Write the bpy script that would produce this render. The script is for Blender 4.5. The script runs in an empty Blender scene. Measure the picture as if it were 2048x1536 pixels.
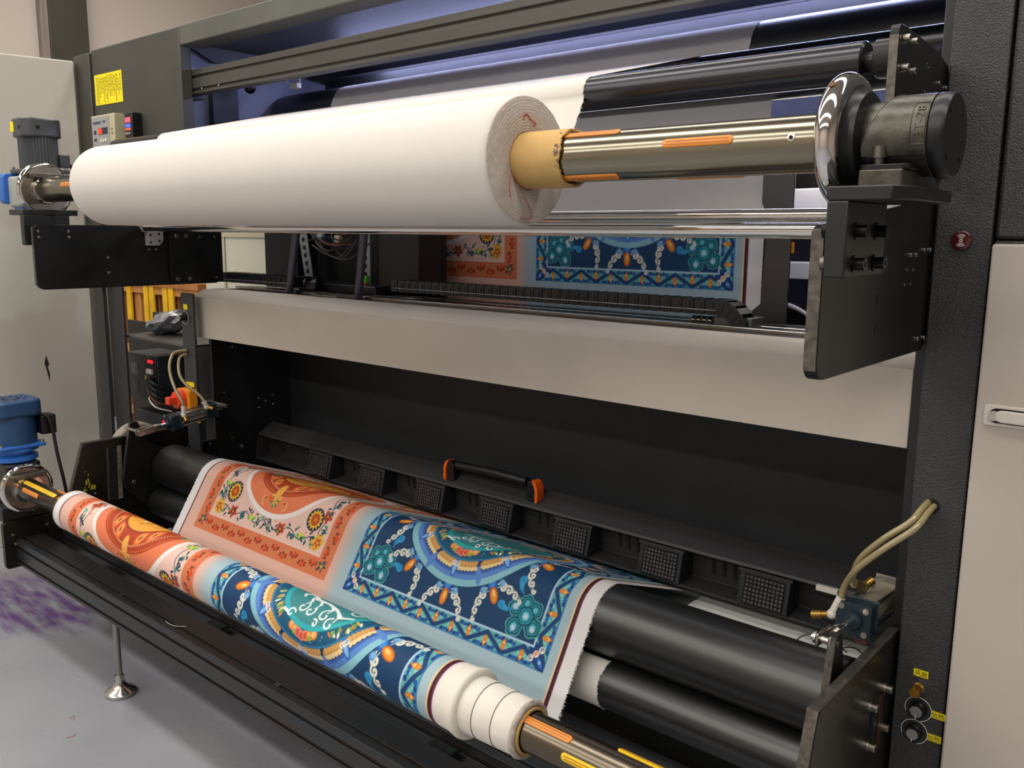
import bpy, bmesh, math, random
import numpy as np
from mathutils import Vector, Matrix
SC = bpy.context.scene
COL = SC.collection
PI = math.pi
# ---------------------------------------------------------------- camera
CAMZ = 1.27
cd = bpy.data.cameras.new('camera'); co = bpy.data.objects.new('camera', cd); COL.objects.link(co)
cd.sensor_width = 36; cd.sensor_fit = 'HORIZONTAL'; cd.lens = 36*1756.584/2048; cd.clip_start = .02; cd.clip_end = 60
def cam_matrix(yaw, pit, rol):
    cy, sy, cp, sp = math.cos(yaw), math.sin(yaw), math.cos(pit), math.sin(pit)
    f = Vector((-sy*cp, cy*cp, -sp)); r = Vector((cy, sy, 0)); u = r.cross(f)
    c, s = math.cos(rol), math.sin(rol); R, U = c*r+s*u, -s*r+c*u
    return Matrix(((R.x, U.x, -f.x, 0), (R.y, U.y, -f.y, 0), (R.z, U.z, -f.z, CAMZ), (0, 0, 0, 1)))
co.matrix_world = cam_matrix(.71163594, .1708062, .00834377)
SC.camera = co
# ---------------------------------------------------------------- world, lamps, exposure
w = bpy.data.worlds.new('world'); SC.world = w; w.use_nodes = True
w.node_tree.nodes['Background'].inputs[0].default_value = (1.0, .975, .95, 1); w.node_tree.nodes['Background'].inputs[1].default_value = .05
def area(name, loc, rot, sx, sy, power, col):
    l = bpy.data.lights.new(name, 'AREA'); l.shape = 'RECTANGLE'; l.size = sx; l.size_y = sy; l.energy = power; l.color = col
    o = bpy.data.objects.new(name, l); COL.objects.link(o); o.location = loc; o.rotation_euler = rot; return o
WARM = (1.0, .955, .89)
# rows of ceiling tubes over the aisle before the printer and over the hall behind the photographer
for y_, p_ in ((2.15, 55), (.5, 78), (-1.3, 76), (-3.4, 140)): area('ceiling_lamp', (-1.6, y_, 3.4), (0, 0, 0), 6.5, .36, p_, WARM)
area('ceiling_lamp', (-4.6, 1.0, 3.4), (0, 0, PI/2), 5.0, .30, 55, WARM)
SC.view_settings.view_transform = 'Standard'; SC.view_settings.look = 'None'; SC.view_settings.gamma = 1.0
SC.view_settings.use_curve_mapping = False; SC.view_settings.exposure = 0.0
# ---------------------------------------------------------------- mesh helpers
class G:
    def __init__(s): s.v, s.f = [], []
    def add(s, vs, fs):
        n = len(s.v); s.v += [tuple(map(float, p)) for p in vs]; s.f += [tuple(n+i for i in f) for f in fs]; return s
    def box(s, x0, x1, y0, y1, z0, z1):
        return s.add([(x0,y0,z0),(x1,y0,z0),(x1,y1,z0),(x0,y1,z0),(x0,y0,z1),(x1,y0,z1),(x1,y1,z1),(x0,y1,z1)],
                     [(3,2,1,0),(4,5,6,7),(0,1,5,4),(1,2,6,5),(2,3,7,6),(3,0,4,7)])
    def prism(s, poly, ax, a, b):
        n = len(poly); A = 0
        for i in range(n): A += poly[i][0]*poly[(i+1) % n][1]-poly[(i+1) % n][0]*poly[i][1]
        if (A < 0) != (ax == 'y'): poly = poly[::-1]
        def P(p, t): return (t, p[0], p[1]) if ax == 'x' else ((p[0], t, p[1]) if ax == 'y' else (p[0], p[1], t))
        return s.add([P(p, a) for p in poly]+[P(p, b) for p in poly],
                     [tuple(range(n))[::-1], tuple(range(n, 2*n))]+[(i, (i+1) % n, n+(i+1) % n, n+i) for i in range(n)])
    def lathe(s, p, q, prof, n=32, closed=True):
        """prof: (distance along p->q in metres, radius)"""
        p, q = Vector(p), Vector(q); d = (q-p).normalized()
        a = d.orthogonal().normalized(); b = d.cross(a)
        vs = [p+d*t+(a*math.cos(2*PI*i/n)+b*math.sin(2*PI*i/n))*r for t, r in prof for i in range(n)]
        fs = [(k*n+i, k*n+(i+1) % n, (k+1)*n+(i+1) % n, (k+1)*n+i) for k in range(len(prof)-1) for i in range(n)]
        if closed: fs += [tuple(range(n))[::-1], tuple(range((len(prof)-1)*n, len(prof)*n))]
        return s.add(vs, fs)
    def cyl(s, p, q, r, n=24, r2=None):
        L = (Vector(q)-Vector(p)).length; return s.lathe(p, q, [(0, r), (L, r if r2 is None else r2)], n)
    def tube(s, pts, r, n=8):
        P = [Vector(p) for p in pts]; m = len(P); vs = []
        a = (P[1]-P[0]).orthogonal().normalized()
        for k in range(m):
            d = (P[min(k+1, m-1)]-P[max(k-1, 0)]).normalized(); a = (a-d*a.dot(d)).normalized(); b = d.cross(a)
            rr = r(k/(m-1)) if callable(r) else r
            vs += [P[k]+(a*math.cos(2*PI*i/n)+b*math.sin(2*PI*i/n))*rr for i in range(n)]
        fs = [(k*n+i, k*n+(i+1) % n, (k+1)*n+(i+1) % n, (k+1)*n+i) for k in range(m-1) for i in range(n)]
        return s.add(vs, fs+[tuple(range(n))[::-1], tuple(range((m-1)*n, m*n))])
    def sphere(s, c, r, n=12, m=8, sc=(1,1,1)):
        prof = [(-r*math.cos(PI*k/m), max(r*math.sin(PI*k/m), 1e-5)) for k in range(m+1)]; k0 = len(s.v)
        s.lathe((0,0,0), (0,0,1), prof, n)
        for i in range(k0, len(s.v)): s.v[i] = tuple(c[j]+s.v[i][j]*sc[j] for j in range(3))
        return s
def spline(pts, n=8):
    P = [Vector(p) for p in pts]; out = []
    for i in range(len(P)-1):
        a, b, c, d = P[max(i-1, 0)], P[i], P[i+1], P[min(i+2, len(P)-1)]
        for k in range(n):
            t = k/n; out.append(.5*((2*b)+(c-a)*t+(2*a-5*b+4*c-d)*t*t+(3*b-a-3*c+d)*t**3))
    return out+[P[-1]]
def rrect(a0, a1, b0, b1, r, n=4):
    out = []
    for cx, cy, s in ((a1-r, b1-r, 0), (a0+r, b1-r, 1), (a0+r, b0+r, 2), (a1-r, b0+r, 3)):
        out += [(cx+r*math.cos((s+k/n)*PI/2), cy+r*math.sin((s+k/n)*PI/2)) for k in range(n+1)]
    return out
def rounded(poly, r, n=3):
    out = []; m = len(poly); rs = r if isinstance(r, (list, tuple)) else [r]*m
    for i in range(m):
        p, a, b = Vector(poly[i]), Vector(poly[i-1]), Vector(poly[(i+1) % m]); u, v = (a-p), (b-p); q = min(rs[i], u.length*.45, v.length*.45)
        if q < 1e-5: out.append(tuple(p)); continue
        A, B = p+u.normalized()*q, p+v.normalized()*q
        for k in range(n+1):
            t = k/n; out.append(tuple(A*(1-t)**2+p*2*t*(1-t)+B*t*t))
    return out
WLOC = {}
def finish(o, parent, label, cat, group, kind):
    if label: o['label'] = label
    if cat: o['category'] = cat
    if group: o['group'] = group
    if kind: o['kind'] = kind
    if parent is not None:
        o.parent = parent; o.location = Vector(WLOC[o.name])-Vector(WLOC[parent.name])
    return o
def T(name, loc, label, cat, group=None):
    o = bpy.data.objects.new(name, None); COL.objects.link(o); o.location = loc; o.empty_display_size = .05
    WLOC[o.name] = Vector(loc); return finish(o, None, label, cat, group, None)
def O(name, g, m, parent=None, label=None, cat=None, group=None, kind=None, bevel=0, flat=False, sharp=38):
    me = bpy.data.meshes.new(name); V = np.array(g.v); c = (V.min(0)+V.max(0))/2
    me.from_pydata([tuple(p) for p in (V-c)], [], g.f); me.materials.append(m)
    if not flat:
        me.shade_smooth(); me.set_sharp_from_angle(angle=math.radians(sharp))
    o = bpy.data.objects.new(name, me); COL.objects.link(o); o.location = c; WLOC[o.name] = Vector(c)
    if bevel:
        b = o.modifiers.new('bevel', 'BEVEL'); b.width = bevel; b.segments = 2; b.limit_method = 'ANGLE'; b.angle_limit = .6; b.harden_normals = False
    return finish(o, parent, label, cat, group, kind)
def copy_at(o, loc, parent=None, label=None):
    c = o.copy(); COL.objects.link(c); WLOC[c.name] = Vector(loc); c.location = loc
    for k in ('label',):
        if label: c[k] = label
    if parent is not None: c.parent = parent; c.location = Vector(loc)-Vector(WLOC[parent.name])
    return c
def text_part(name, body, size, m, parent, origin, ux, uy, depth=.0006, sx=1.0):
    """lettering as thin geometry; ux, uy: unit vectors of the baseline and of the letters' up direction; origin: centre"""
    cu = bpy.data.curves.new('t', 'FONT'); cu.body = body; cu.size = size; cu.extrude = depth/2; cu.align_x = 'CENTER'; cu.align_y = 'CENTER'; cu.resolution_u = 3
    to = bpy.data.objects.new('t', cu); COL.objects.link(to); bpy.context.view_layer.update()
    me = bpy.data.meshes.new_from_object(to.evaluated_get(bpy.context.evaluated_depsgraph_get())); bpy.data.objects.remove(to)
    ux, uy = Vector(ux), Vector(uy); uz = ux.cross(uy); g = G()
    V = np.empty(len(me.vertices)*3); me.vertices.foreach_get('co', V); V = V.reshape(-1, 3)
    ctr = (V.min(0)+V.max(0))/2
    g.v = [tuple(Vector(origin)+ux*((p[0]-ctr[0])*sx)+uy*(p[1]-ctr[1])+uz*(p[2]-ctr[2])) for p in V]; g.f = [tuple(p.vertices) for p in me.polygons]
    return O(name, g, m, parent, flat=True)
# ---------------------------------------------------------------- materials
MATS = {}
def lin(c):
    if isinstance(c, str): c = [int(c[i:i+2], 16) for i in (0, 2, 4)]
    return tuple((x/255/12.92 if x/255 <= .04045 else ((x/255+.055)/1.055)**2.4) for x in c)+(1,)
def mat(name, col, rough=.5, metal=0.0, var=None, bump=None, spec=.5, emit=None, stretch=None, coat=0.0, trans=0.0, rvar=0.0):
    """var=(scale, amount, [second colour]); bump=(scale, strength, distance)"""
    if name in MATS: return MATS[name]
    m = bpy.data.materials.new(name); m.use_nodes = True; nt = m.node_tree; N, L = nt.nodes, nt.links; b = N['Principled BSDF']
    b.inputs['Base Color'].default_value = lin(col); b.inputs['Roughness'].default_value = rough; b.inputs['Metallic'].default_value = metal
    b.inputs['Specular IOR Level'].default_value = spec; b.inputs['Coat Weight'].default_value = coat; b.inputs['Transmission Weight'].default_value = trans
    geo = N.new('ShaderNodeNewGeometry'); mp = N.new('ShaderNodeMapping'); L.new(geo.outputs['Position'], mp.inputs[0])
    if stretch: mp.inputs['Scale'].default_value = stretch
    if var:
        nz = N.new('ShaderNodeTexNoise'); nz.inputs['Scale'].default_value = var[0]; nz.inputs['Detail'].default_value = 5; L.new(mp.outputs[0], nz.inputs['Vector'])
        rp = N.new('ShaderNodeValToRGB'); c = lin(col); a = var[1]
        if len(var) > 2: c0, c1 = c, lin(var[2]); rp.color_ramp.elements[0].position = .5-a*.5; rp.color_ramp.elements[1].position = .5+a*.5
        else: c0 = tuple(x*(1-a) for x in c[:3])+(1,); c1 = tuple(min(1, x*(1+a)) for x in c[:3])+(1,); rp.color_ramp.elements[0].position = .3; rp.color_ramp.elements[1].position = .7
        rp.color_ramp.elements[0].color = c0; rp.color_ramp.elements[1].color = c1
        L.new(nz.outputs['Fac'], rp.inputs[0]); L.new(rp.outputs[0], b.inputs['Base Color'])
        if rvar:
            mr = N.new('ShaderNodeMapRange'); mr.inputs[3].default_value = max(0, rough-rvar); mr.inputs[4].default_value = min(1, rough+rvar)
            L.new(nz.outputs['Fac'], mr.inputs[0]); L.new(mr.outputs[0], b.inputs['Roughness'])
    if bump:
        nb = N.new('ShaderNodeTexNoise'); nb.inputs['Scale'].default_value = bump[0]; nb.inputs['Detail'].default_value = 3; L.new(mp.outputs[0], nb.inputs['Vector'])
        bp = N.new('ShaderNodeBump'); bp.inputs['Strength'].default_value = bump[1]; bp.inputs['Distance'].default_value = bump[2]
        L.new(nb.outputs['Fac'], bp.inputs['Height']); L.new(bp.outputs[0], b.inputs['Normal'])
    if emit: b.inputs['Emission Color'].default_value = lin(emit[0]); b.inputs['Emission Strength'].default_value = emit[1]
    MATS[name] = m; return m
BLK = mat('black powder coat', '1b1d1e', .42, var=(9, .25), bump=(260, .18, .001))
BLKT = mat('black textured paint', '2c2d2e', .38, var=(14, .12), bump=(480, 1.0, .0022), spec=.7)
INN = mat('dark inner sheet', '17191b', .55, var=(6, .2), bump=(420, .5, .001))
BACKP = mat('dark textured back panel', '25282b', .55, var=(5, .15), bump=(420, .6, .0015))
OLIVE = mat('charcoal panel paint', '3f3e37', .5, var=(7, .1), bump=(380, .2, .001))
TOPF = mat('grey green frame paint', '55564e', .5, var=(7, .1), bump=(380, .2, .001))
PLATE = mat('blackened steel plate', '16181a', .34, .35, var=(11, .45, '23231f'), bump=(60, .06, .001), rvar=.12)
OILY = mat('oily worn steel plate', '1a1a17', .30, .5, var=(14, .5, '2c2a22'), rvar=.15)
EDGE = mat('bare cut steel edge', '6e6a64', .38, .85, var=(90, .35), rvar=.1)
STEEL = mat('bright steel', 'c9c6c0', .22, 1.0, var=(60, .1))
BOLTM = mat('zinc bolt', 'b5b0a6', .28, 1.0)
DBOLT = mat('black oxide bolt', '1a1b1c', .32, .7)
CHROME = mat('polished chrome', 'dcdad6', .07, 1.0)
SHAFT = mat('hard anodised shaft', '8d8776', .2, 1.0, var=(3, .08), stretch=(2, 60, 60), rvar=.04)
SHAFTD = mat('brown anodised shaft', '6e6558', .26, 1.0, var=(3, .1), stretch=(2, 60, 60))
RUBY = mat('orange rubber strip', 'dd8a35', .45, var=(30, .12))
RUBYY = mat('yellow rubber strip', 'edc320', .45, var=(30, .08))
CAST = mat('raw grey iron casting', '5b5852', .40, .8, var=(45, .3), bump=(220, .35, .001), rvar=.1)
CASTD = mat('dark painted casting', '141516', .36, .1, var=(30, .2))
ROLLB = mat('black rubber roller', '121314', .36, var=(4, .2), spec=1.0)
ROLLM = mat('satin black anodised roller', '46464a', .26, .95, var=(3, .1), stretch=(1, 40, 40))
BEIGE = mat('beige grey sheet metal', 'c6beb2', .45, var=(3, .06), bump=(500, .08, .0005))
DOORG = mat('pale grey door paint', 'bfb7ac', .5, var=(2.5, .05), bump=(480, .12, .0006))
LOCKR = mat('pale greenish grey paint', 'c3c1b6', .42, var=(2, .05, 'bab5ab'))
WHITEC = mat('white fabric', 'd9d5ce', .88, var=(2, .03), bump=(900, .12, .0004), spec=.2)
WHITEF = mat('raw fabric end', 'c9beb4', .95, var=(60, .06), bump=(500, .25, .0008), spec=.1)
CARD = mat('brown cardboard tube', 'c9a468', .7, var=(18, .12), bump=(90, .08, .001), spec=.25)
CARDR = mat('torn cardboard', '8d7c68', .9, var=(90, .4), bump=(200, .6, .002))
ALU = mat('dark anodised extrusion', '4f4e48', .38, .35, var=(5, .1), stretch=(1, 20, 20))
ALUK = mat('black anodised extrusion', '2f373b', .34, .45, var=(6, .3, '3a332e'), stretch=(1, 14, 14), rvar=.1)
HOLE = mat('dark recess', '070708', .8)
YEL = mat('yellow label', 'f4e00a', .5)
INK = mat('black ink', '14140f', .6)
HOSE = mat('yellowed clear hose', 'b3a477', .16, spec=.7, coat=.5, var=(8, .12), trans=.3)
BLUEM = mat('blue motor paint', '22456d', .4, var=(9, .12), bump=(60, .05, .001))
BLUEB = mat('bright blue gearbox paint', '2b6ac0', .38, var=(9, .15))
GREYM = mat('grey motor paint', '4a4d50', .36, .2, var=(8, .12))
TEALB = mat('blue grey cylinder head', '22343e', .38, .3, var=(20, .15))
ORNG = mat('orange plastic', 'f2640f', .4)
REDP = mat('red orange plastic', 'ee4a22', .4)
ORAP = mat('amber plastic', 'f5971a', .45)
BLKP = mat('black plastic', '111214', .35)
WHP = mat('white plastic', 'dad6cc', .45)
GALV = mat('galvanised strip', 'a5abad', .45, .6, var=(40, .3))
WIREB = mat('black cable', '141414', .45)
WIRER = mat('red brown wire', '7a2a1c', .5)
CASTH = mat('dark iron housing', '57544d', .38, .8, var=(45, .3), bump=(220, .35, .001), rvar=.1)
def layered_end():
    m = bpy.data.materials.new('layered fabric end'); m.use_nodes = True; nt = m.node_tree; N, L = nt.nodes, nt.links; b = N['Principled BSDF']; b.inputs['Roughness'].default_value = .95
    geo = N.new('ShaderNodeNewGeometry'); mp = N.new('ShaderNodeMapping'); mp.inputs['Location'].default_value = (0, -1.158, -1.388); L.new(geo.outputs['Position'], mp.inputs[0])
    wv = N.new('ShaderNodeTexWave'); wv.wave_type = 'RINGS'; wv.rings_direction = 'X'; wv.inputs['Scale'].default_value = 62; wv.inputs['Distortion'].default_value = 3.5; wv.inputs['Detail'].default_value = 4; wv.inputs['Detail Scale'].default_value = 3; L.new(mp.outputs[0], wv.inputs['Vector'])
    r = N.new('ShaderNodeValToRGB'); r.color_ramp.elements[0].color = lin('c0b4aa'); r.color_ramp.elements[1].color = lin('cfc5bc'); L.new(wv.outputs['Fac'], r.inputs[0]); L.new(r.outputs[0], b.inputs['Base Color'])
    bp = N.new('ShaderNodeBump'); bp.inputs['Strength'].default_value = .35; bp.inputs['Distance'].default_value = .0008; L.new(wv.outputs['Fac'], bp.inputs['Height']); L.new(bp.outputs[0], b.inputs['Normal']); return m
LAYER = layered_end()
REDTH = mat('red thread', 'b5392e', .8)
# ---------------------------------------------------------------- the setting
XR, XL, YP = -.425, -2.831, 1.52       # outer face of the right plates, inner face of the left plates, front plane of the printer
def floor_mat():
    m = bpy.data.materials.new('grey epoxy floor'); m.use_nodes = True; nt = m.node_tree; N, L = nt.nodes, nt.links; b = N['Principled BSDF']
    geo = N.new('ShaderNodeNewGeometry')
    def noise(scale, det=6, st=None):
        mp = N.new('ShaderNodeMapping'); L.new(geo.outputs['Position'], mp.inputs[0])
        if st: mp.inputs['Scale'].default_value = st
        n = N.new('ShaderNodeTexNoise'); n.inputs['Scale'].default_value = scale; n.inputs['Detail'].default_value = det; L.new(mp.outputs[0], n.inputs['Vector']); return n
    def ramp(src, p0, p1, c0, c1):
        r = N.new('ShaderNodeValToRGB'); r.color_ramp.elements[0].position = p0; r.color_ramp.elements[1].position = p1
        r.color_ramp.elements[0].color = c0; r.color_ramp.elements[1].color = c1; L.new(src, r.inputs[0]); return r
    base = ramp(noise(2.2).outputs['Fac'], .35, .7, lin('8d8f97'), lin('9b9da4'))
    sep = N.new('ShaderNodeSeparateXYZ'); L.new(geo.outputs['Position'], sep.inputs[0])
    def math_(op, a, b_=None):
        n = N.new('ShaderNodeMath'); n.operation = op
        for i, x in enumerate((a, b_)):
            if x is None: continue
            if isinstance(x, (int, float)): n.inputs[i].default_value = x
            else: L.new(x, n.inputs[i])
        return n.outputs[0]
    # a dried purple ink stain with streaks
    wob = noise(5).outputs['Fac']
    dx = math_('DIVIDE', math_('SUBTRACT', sep.outputs[0], -3.12), .36); dy = math_('DIVIDE', math_('SUBTRACT', sep.outputs[1], 1.11), .30)
    d = math_('SQRT', math_('ADD', math_('MULTIPLY', dx, dx), math_('MULTIPLY', dy, dy)))
    d = math_('ADD', d, math_('MULTIPLY', math_('SUBTRACT', wob, .5), 1.5))
    mask = ramp(d, .55, 1.05, (1, 1, 1, 1), (0, 0, 0, 1))
    st = ramp(noise(7, 8, (1, 4.5, 1)).outputs['Fac'], .34, .60, (0, 0, 0, 1), (1, 1, 1, 1))
    fac = math_('MULTIPLY', mask.outputs[0], st.outputs[0])
    mx = N.new('ShaderNodeMixRGB'); L.new(fac, mx.inputs[0]); L.new(base.outputs[0], mx.inputs[1]); mx.inputs[2].default_value = lin('5a3578')
    sp = ramp(noise(70, 2).outputs['Fac'], .74, .78, (0, 0, 0, 1), (1, 1, 1, 1)); mx2 = N.new('ShaderNodeMixRGB'); L.new(math_('MULTIPLY', sp.outputs[0], .35), mx2.inputs[0]); L.new(mx.outputs[0], mx2.inputs[1]); mx2.inputs[2].default_value = lin('b9bac0')
    L.new(mx2.outputs[0], b.inputs['Base Color'])
    rr = ramp(noise(3).outputs['Fac'], .3, .7, (.22, .22, .22, 1), (.4, .4, .4, 1)); L.new(rr.outputs[0], b.inputs['Roughness'])
    bp = N.new('ShaderNodeBump'); bp.inputs['Strength'].default_value = .08; bp.inputs['Distance'].default_value = .004; L.new(noise(14, 3).outputs['Fac'], bp.inputs['Height']); L.new(bp.outputs[0], b.inputs['Normal'])
    return m
O('floor', G().box(-6.2, 4.2, -5.2, 5.7, -.08, 0), floor_mat(), kind='structure', flat=True)
WALL = mat('painted plaster wall', 'c3b8ae', .8, var=(1.2, .04), bump=(120, .1, .001))
O('wall_left', G().box(-6.2, -6.0, -5, 5.5, 0, 3.6), WALL, kind='structure', flat=True)
O('wall_back', G().box(-6.2, 4, 5.5, 5.7, 0, 3.6), WALL, kind='structure', flat=True)
O('wall_right', G().box(4, 4.2, -5, 5.5, 0, 3.6), WALL, kind='structure', flat=True)
O('wall_front', G().box(-6.2, 4.2, -5.2, -5, 0, 3.6), WALL, kind='structure', flat=True)
O('ceiling', G().box(-6.2, 4.2, -5.2, 5.7, 3.6, 3.7), mat('off white ceiling', 'cfcac2', .85), kind='structure', flat=True)
O('trim_1', G().box(-6.0, -5.93, 2.46, 2.70, 0, 3.6), mat('brown pillar cladding', '3a382c', .55, var=(5, .15)), kind='structure', bevel=.004)
O('trim_2', G().box(-6.0, -5.94, 2.415, 2.459, 0, 3.6), mat('greyish pillar edge', '857a74', .6, var=(40, .3), stretch=(1, 1, .1)), kind='structure')
# ---------------------------------------------------------------- the printer's frame
F = T('printer_frame', (-1.6, 1.9, 0), 'large black steel frame of the wide textile printer', 'printer')
O('side_pillar', G().prism(rounded([(-.421, 1.53), (-.421, 1.52), (-.338, 1.52), (-.338, 1.9), (-.38, 1.9), (-.38, 1.53)], 0), 'z', 0, 1.98), BLKT, F, bevel=.003)
O('side_pillar', G().box(-.334, .55, 1.52, 2.3, 1.265, 1.98), BLKT, F, bevel=.006)
O('frame_edge_strip', G().box(-.4425, -.4215, 1.548, 1.62, 0, 1.98), BLK, F, bevel=.002)
O('inner_side_sheet', G().box(-.43, -.424, 1.62, 2.7, 0, 1.9), INN, F)
O('top_beam', G().box(-2.712, -.4215, 1.52, 1.60, 1.846, 1.905), TOPF, F, bevel=.003)
O('top_sheet', G().box(-3.45, .5, 1.60, 2.7, 1.885, 1.9), mat('inner ceiling paint', '474953', .5, bump=(300, .6, .002)), F)
O('upper_corner_panel', G().box(-3.335, -2.716, 1.52, 1.56, 1.30, 1.905), OLIVE, F, bevel=.004)
O('upper_corner_post', G().box(-3.465, -3.337, 1.512, 1.6, 1.06, 1.897), OLIVE, F, bevel=.003)
O('corner_post', G().box(-3.485, -3.38, 1.52, 1.535, 0, 1.06), BLKT, F, bevel=.003)
O('corner_post', G().box(-3.38, -3.30, 1.54, 1.55, 0, 1.06), BLKT, F, bevel=.003)
O('corner_post', G().box(-3.30, -3.24, 1.528, 1.54, 0, 1.06), BLKT, F, bevel=.003)
O('front_post', G().box(-2.797, -2.722, 1.52, 1.532, .2, 1.06), mat('charcoal post paint', '35373a', .45, var=(8, .1), bump=(300, .2, .001)), F, bevel=.003)
O('inner_side_sheet', G().box(-2.80, -2.785, 1.62, 1.945, .05, 1.05), INN, F)
O('upper_side_sheet', G().box(-2.88, -2.865, 1.56, 2.5, 1.36, 1.88), mat('inner grey paint', '8589a0', .5, var=(4, .2), bump=(240, .3, .001)), F)
O('upper_wall_post', G().box(-2.862, -2.835, 1.70, 1.80, 1.36, 1.80), mat('grey inner post', '34363c', .5), F, bevel=.002)
O('rear_upper_sheet', G().box(-2.87, -.43, 2.42, 2.435, 1.55, 1.885), mat('inner rear sheet', '5a5c66', .5, bump=(300, .7, .002)), F)
O('ceiling_gusset', G().prism([(1.6, 1.885), (2.42, 1.885), (2.42, 1.80), (1.95, 1.855), (1.72, 1.835)], 'x', -2.86, -2.84), BLK, F)
O('rear_beam', G().box(-2.86, -.43, 2.20, 2.25, 1.80, 1.838), BLK, F, bevel=.002)
O('rear_beam', G().box(-2.86, -.43, 2.24, 2.30, 1.838, 1.856), mat('grey brown bar', '4f4a4c', .5), F, bevel=.002)
O('back_panel', G().box(-2.785, -.43, 1.94, 1.955, .05, 1.02), BACKP, F)
O('base_rail', G().box(-3.4, -.43, 1.75, 1.93, 0, .06), BLK, F)
O('rear_panel', G().box(-2.87, -1.15, 2.70, 2.72, 0, 1.40), INN, F)
# screws on the inner left wall and hole pairs
for y, z in ((1.70, .86), (1.74, .85), (1.66, .70), (1.63, 1.82), (1.80, 1.83)):
    O('screw', G().sphere((-2.784 if z < 1.2 else -2.864, y, z), .004, 8, 5), BOLTM, F)
g = G()
for y, z in ((1.80, .66), (1.86, .665), (1.80, .625), (1.86, .63), (1.83, .645)): g.sphere((-2.785, y, z), .0045, 8, 5)
O('rivet_cluster', g, BOLTM, F)
# ---------------------------------------------------------------- doors
D = T('side_cabinet', (.1, 1.5, 0), 'tall side cabinet with a pale grey latched door, right of the black pillar', 'cabinet')
dp = O('door', G().box(-.332, .55, 1.498, 1.52, .06, 1.259), DOORG, D, bevel=.004)
O('latch_plate', G().prism(rrect(-.319, -.205, .981, 1.014, .004), 'y', 1.4945, 1.498), WHP, dp, bevel=.001)
O('latch_cup', G().prism(rrect(-.312, -.21, .986, 1.009, .0115, 6), 'y', 1.4935, 1.4946), HOLE, dp)
O('latch_pivot', G().cyl((-.304, 1.4935, .9975), (-.304, 1.489, .9975), .008, 20), STEEL, dp)
O('latch_lever', G().prism(rounded([(-.302, .991), (-.294, .988), (-.212, .988), (-.212, 1.007), (-.294, 1.007), (-.302, 1.004)], .003), 'y', 1.487, 1.4935), WHP, dp, bevel=.002)
O('cabinet_body', G().box(-.334, .55, 1.521, 2.3, 0, 1.264), BLKT, D, bevel=.004)
OD = T('open_cabinet_door', (-3.6, 1.1, .1), 'tall pale grey steel door standing open at the left of the printer', 'door')
hx_, hy_ = -3.432, 1.50; ux_, uy_ = -.2215, -.975
def dpt(t, n): return (hx_+ux_*t-uy_*n, hy_+uy_*t+ux_*n)      # n: out of the face turned to the aisle
g = G(); a, b_, c, d = dpt(0, -.03), dpt(.95, -.03), dpt(.95, 0), dpt(0, 0)
vs = [(p[0], p[1], .08) for p in (a, b_, c, d)]+[(p[0], p[1], 1.877) for p in (a, b_, c, d)]
g.add(vs, [(3,2,1,0),(4,5,6,7),(0,1,5,4),(1,2,6,5),(2,3,7,6),(3,0,4,7)])
O('door_sheet', g, LOCKR, OD, bevel=.005)
g = G(); P = [(.17, .80), (.162, .765), (.168, .755), (.162, .73), (.166, .70), (.172, .745), (.178, .77)]
inner = .0008
g.add([(*dpt(t, inner), z) for t, z in P], [tuple(range(len(P)))])
O('chipped_paint_mark', g, INK, OD, flat=True)
g = G().tube([(*dpt(.075, inner), 1.60), (*dpt(.072, inner), 1.575), (*dpt(.075, inner), 1.55), (*dpt(.07, inner), 1.545)], .0012, 6)
O('paint_run', g, mat('paint run', 'a39b8c', .5), OD)
# ---------------------------------------------------------------- front cover
C = T('front_cover', (-1.6, 1.58, .9), 'long beige grey bent metal cover across the middle of the printer', 'cover')
pf = [(1.56, .9085), (1.56, 1.0466), (1.60, 1.069), (1.66, 1.071), (1.66, 1.067), (1.602, 1.065), (1.564, 1.044), (1.564, .9085)]
O('bent_sheet', G().prism(pf, 'x', -2.785, -.446), BEIGE, C, bevel=.0012)
O('end_flange', G().box(-.449, -.4455, 1.562, 1.60, .91, 1.04), BEIGE, C)
# ---------------------------------------------------------------- the printed design (flat print, painted by numpy into a colour attribute)
PXM = 0.00075                      # metres per texel
UW, V0, V1 = 1.527, -0.14, 0.70    # cloth width, range of length painted
PW, PH = int(UW/PXM), int((V1-V0)/PXM)
CV = np.zeros((PH, PW, 3), np.float32)
def hx(s): return np.array([int(s[i:i+2], 16) for i in (0, 2, 4)], np.float32)/255
def stamp(u0, v0, u1, v1, fn, col, al=1.0):
    i0, i1 = max(0, int(u0/PXM)-2), min(PW, int(u1/PXM)+3)
    j0, j1 = max(0, int((v0-V0)/PXM)-2), min(PH, int((v1-V0)/PXM)+3)
    if i1 <= i0 or j1 <= j0: return
    U = (np.arange(i0, i1)+.5)*PXM; V = V0+(np.arange(j0, j1)+.5)*PXM
    d = fn(U[None, :], V[:, None])
    a = (np.clip(.5-d/PXM, 0, 1)*al)[..., None]
    CV[j0:j1, i0:i1] = CV[j0:j1, i0:i1]*(1-a)+hx(col)*a
def rect(u0, v0, u1, v1, col):
    stamp(u0, v0, u1, v1, lambda U, V: np.maximum(np.maximum(u0-U, U-u1), np.maximum(v0-V, V-v1)), col)
def disc(u, v, r, col, al=1.0): stamp(u-r, v-r, u+r, v+r, lambda U, V: np.hypot(U-u, V-v)-r, col, al)
def ring(u, v, r, w, col): stamp(u-r-w, v-r-w, u+r+w, v+r+w, lambda U, V: np.abs(np.hypot(U-u, V-v)-r)-w/2, col)
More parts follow.
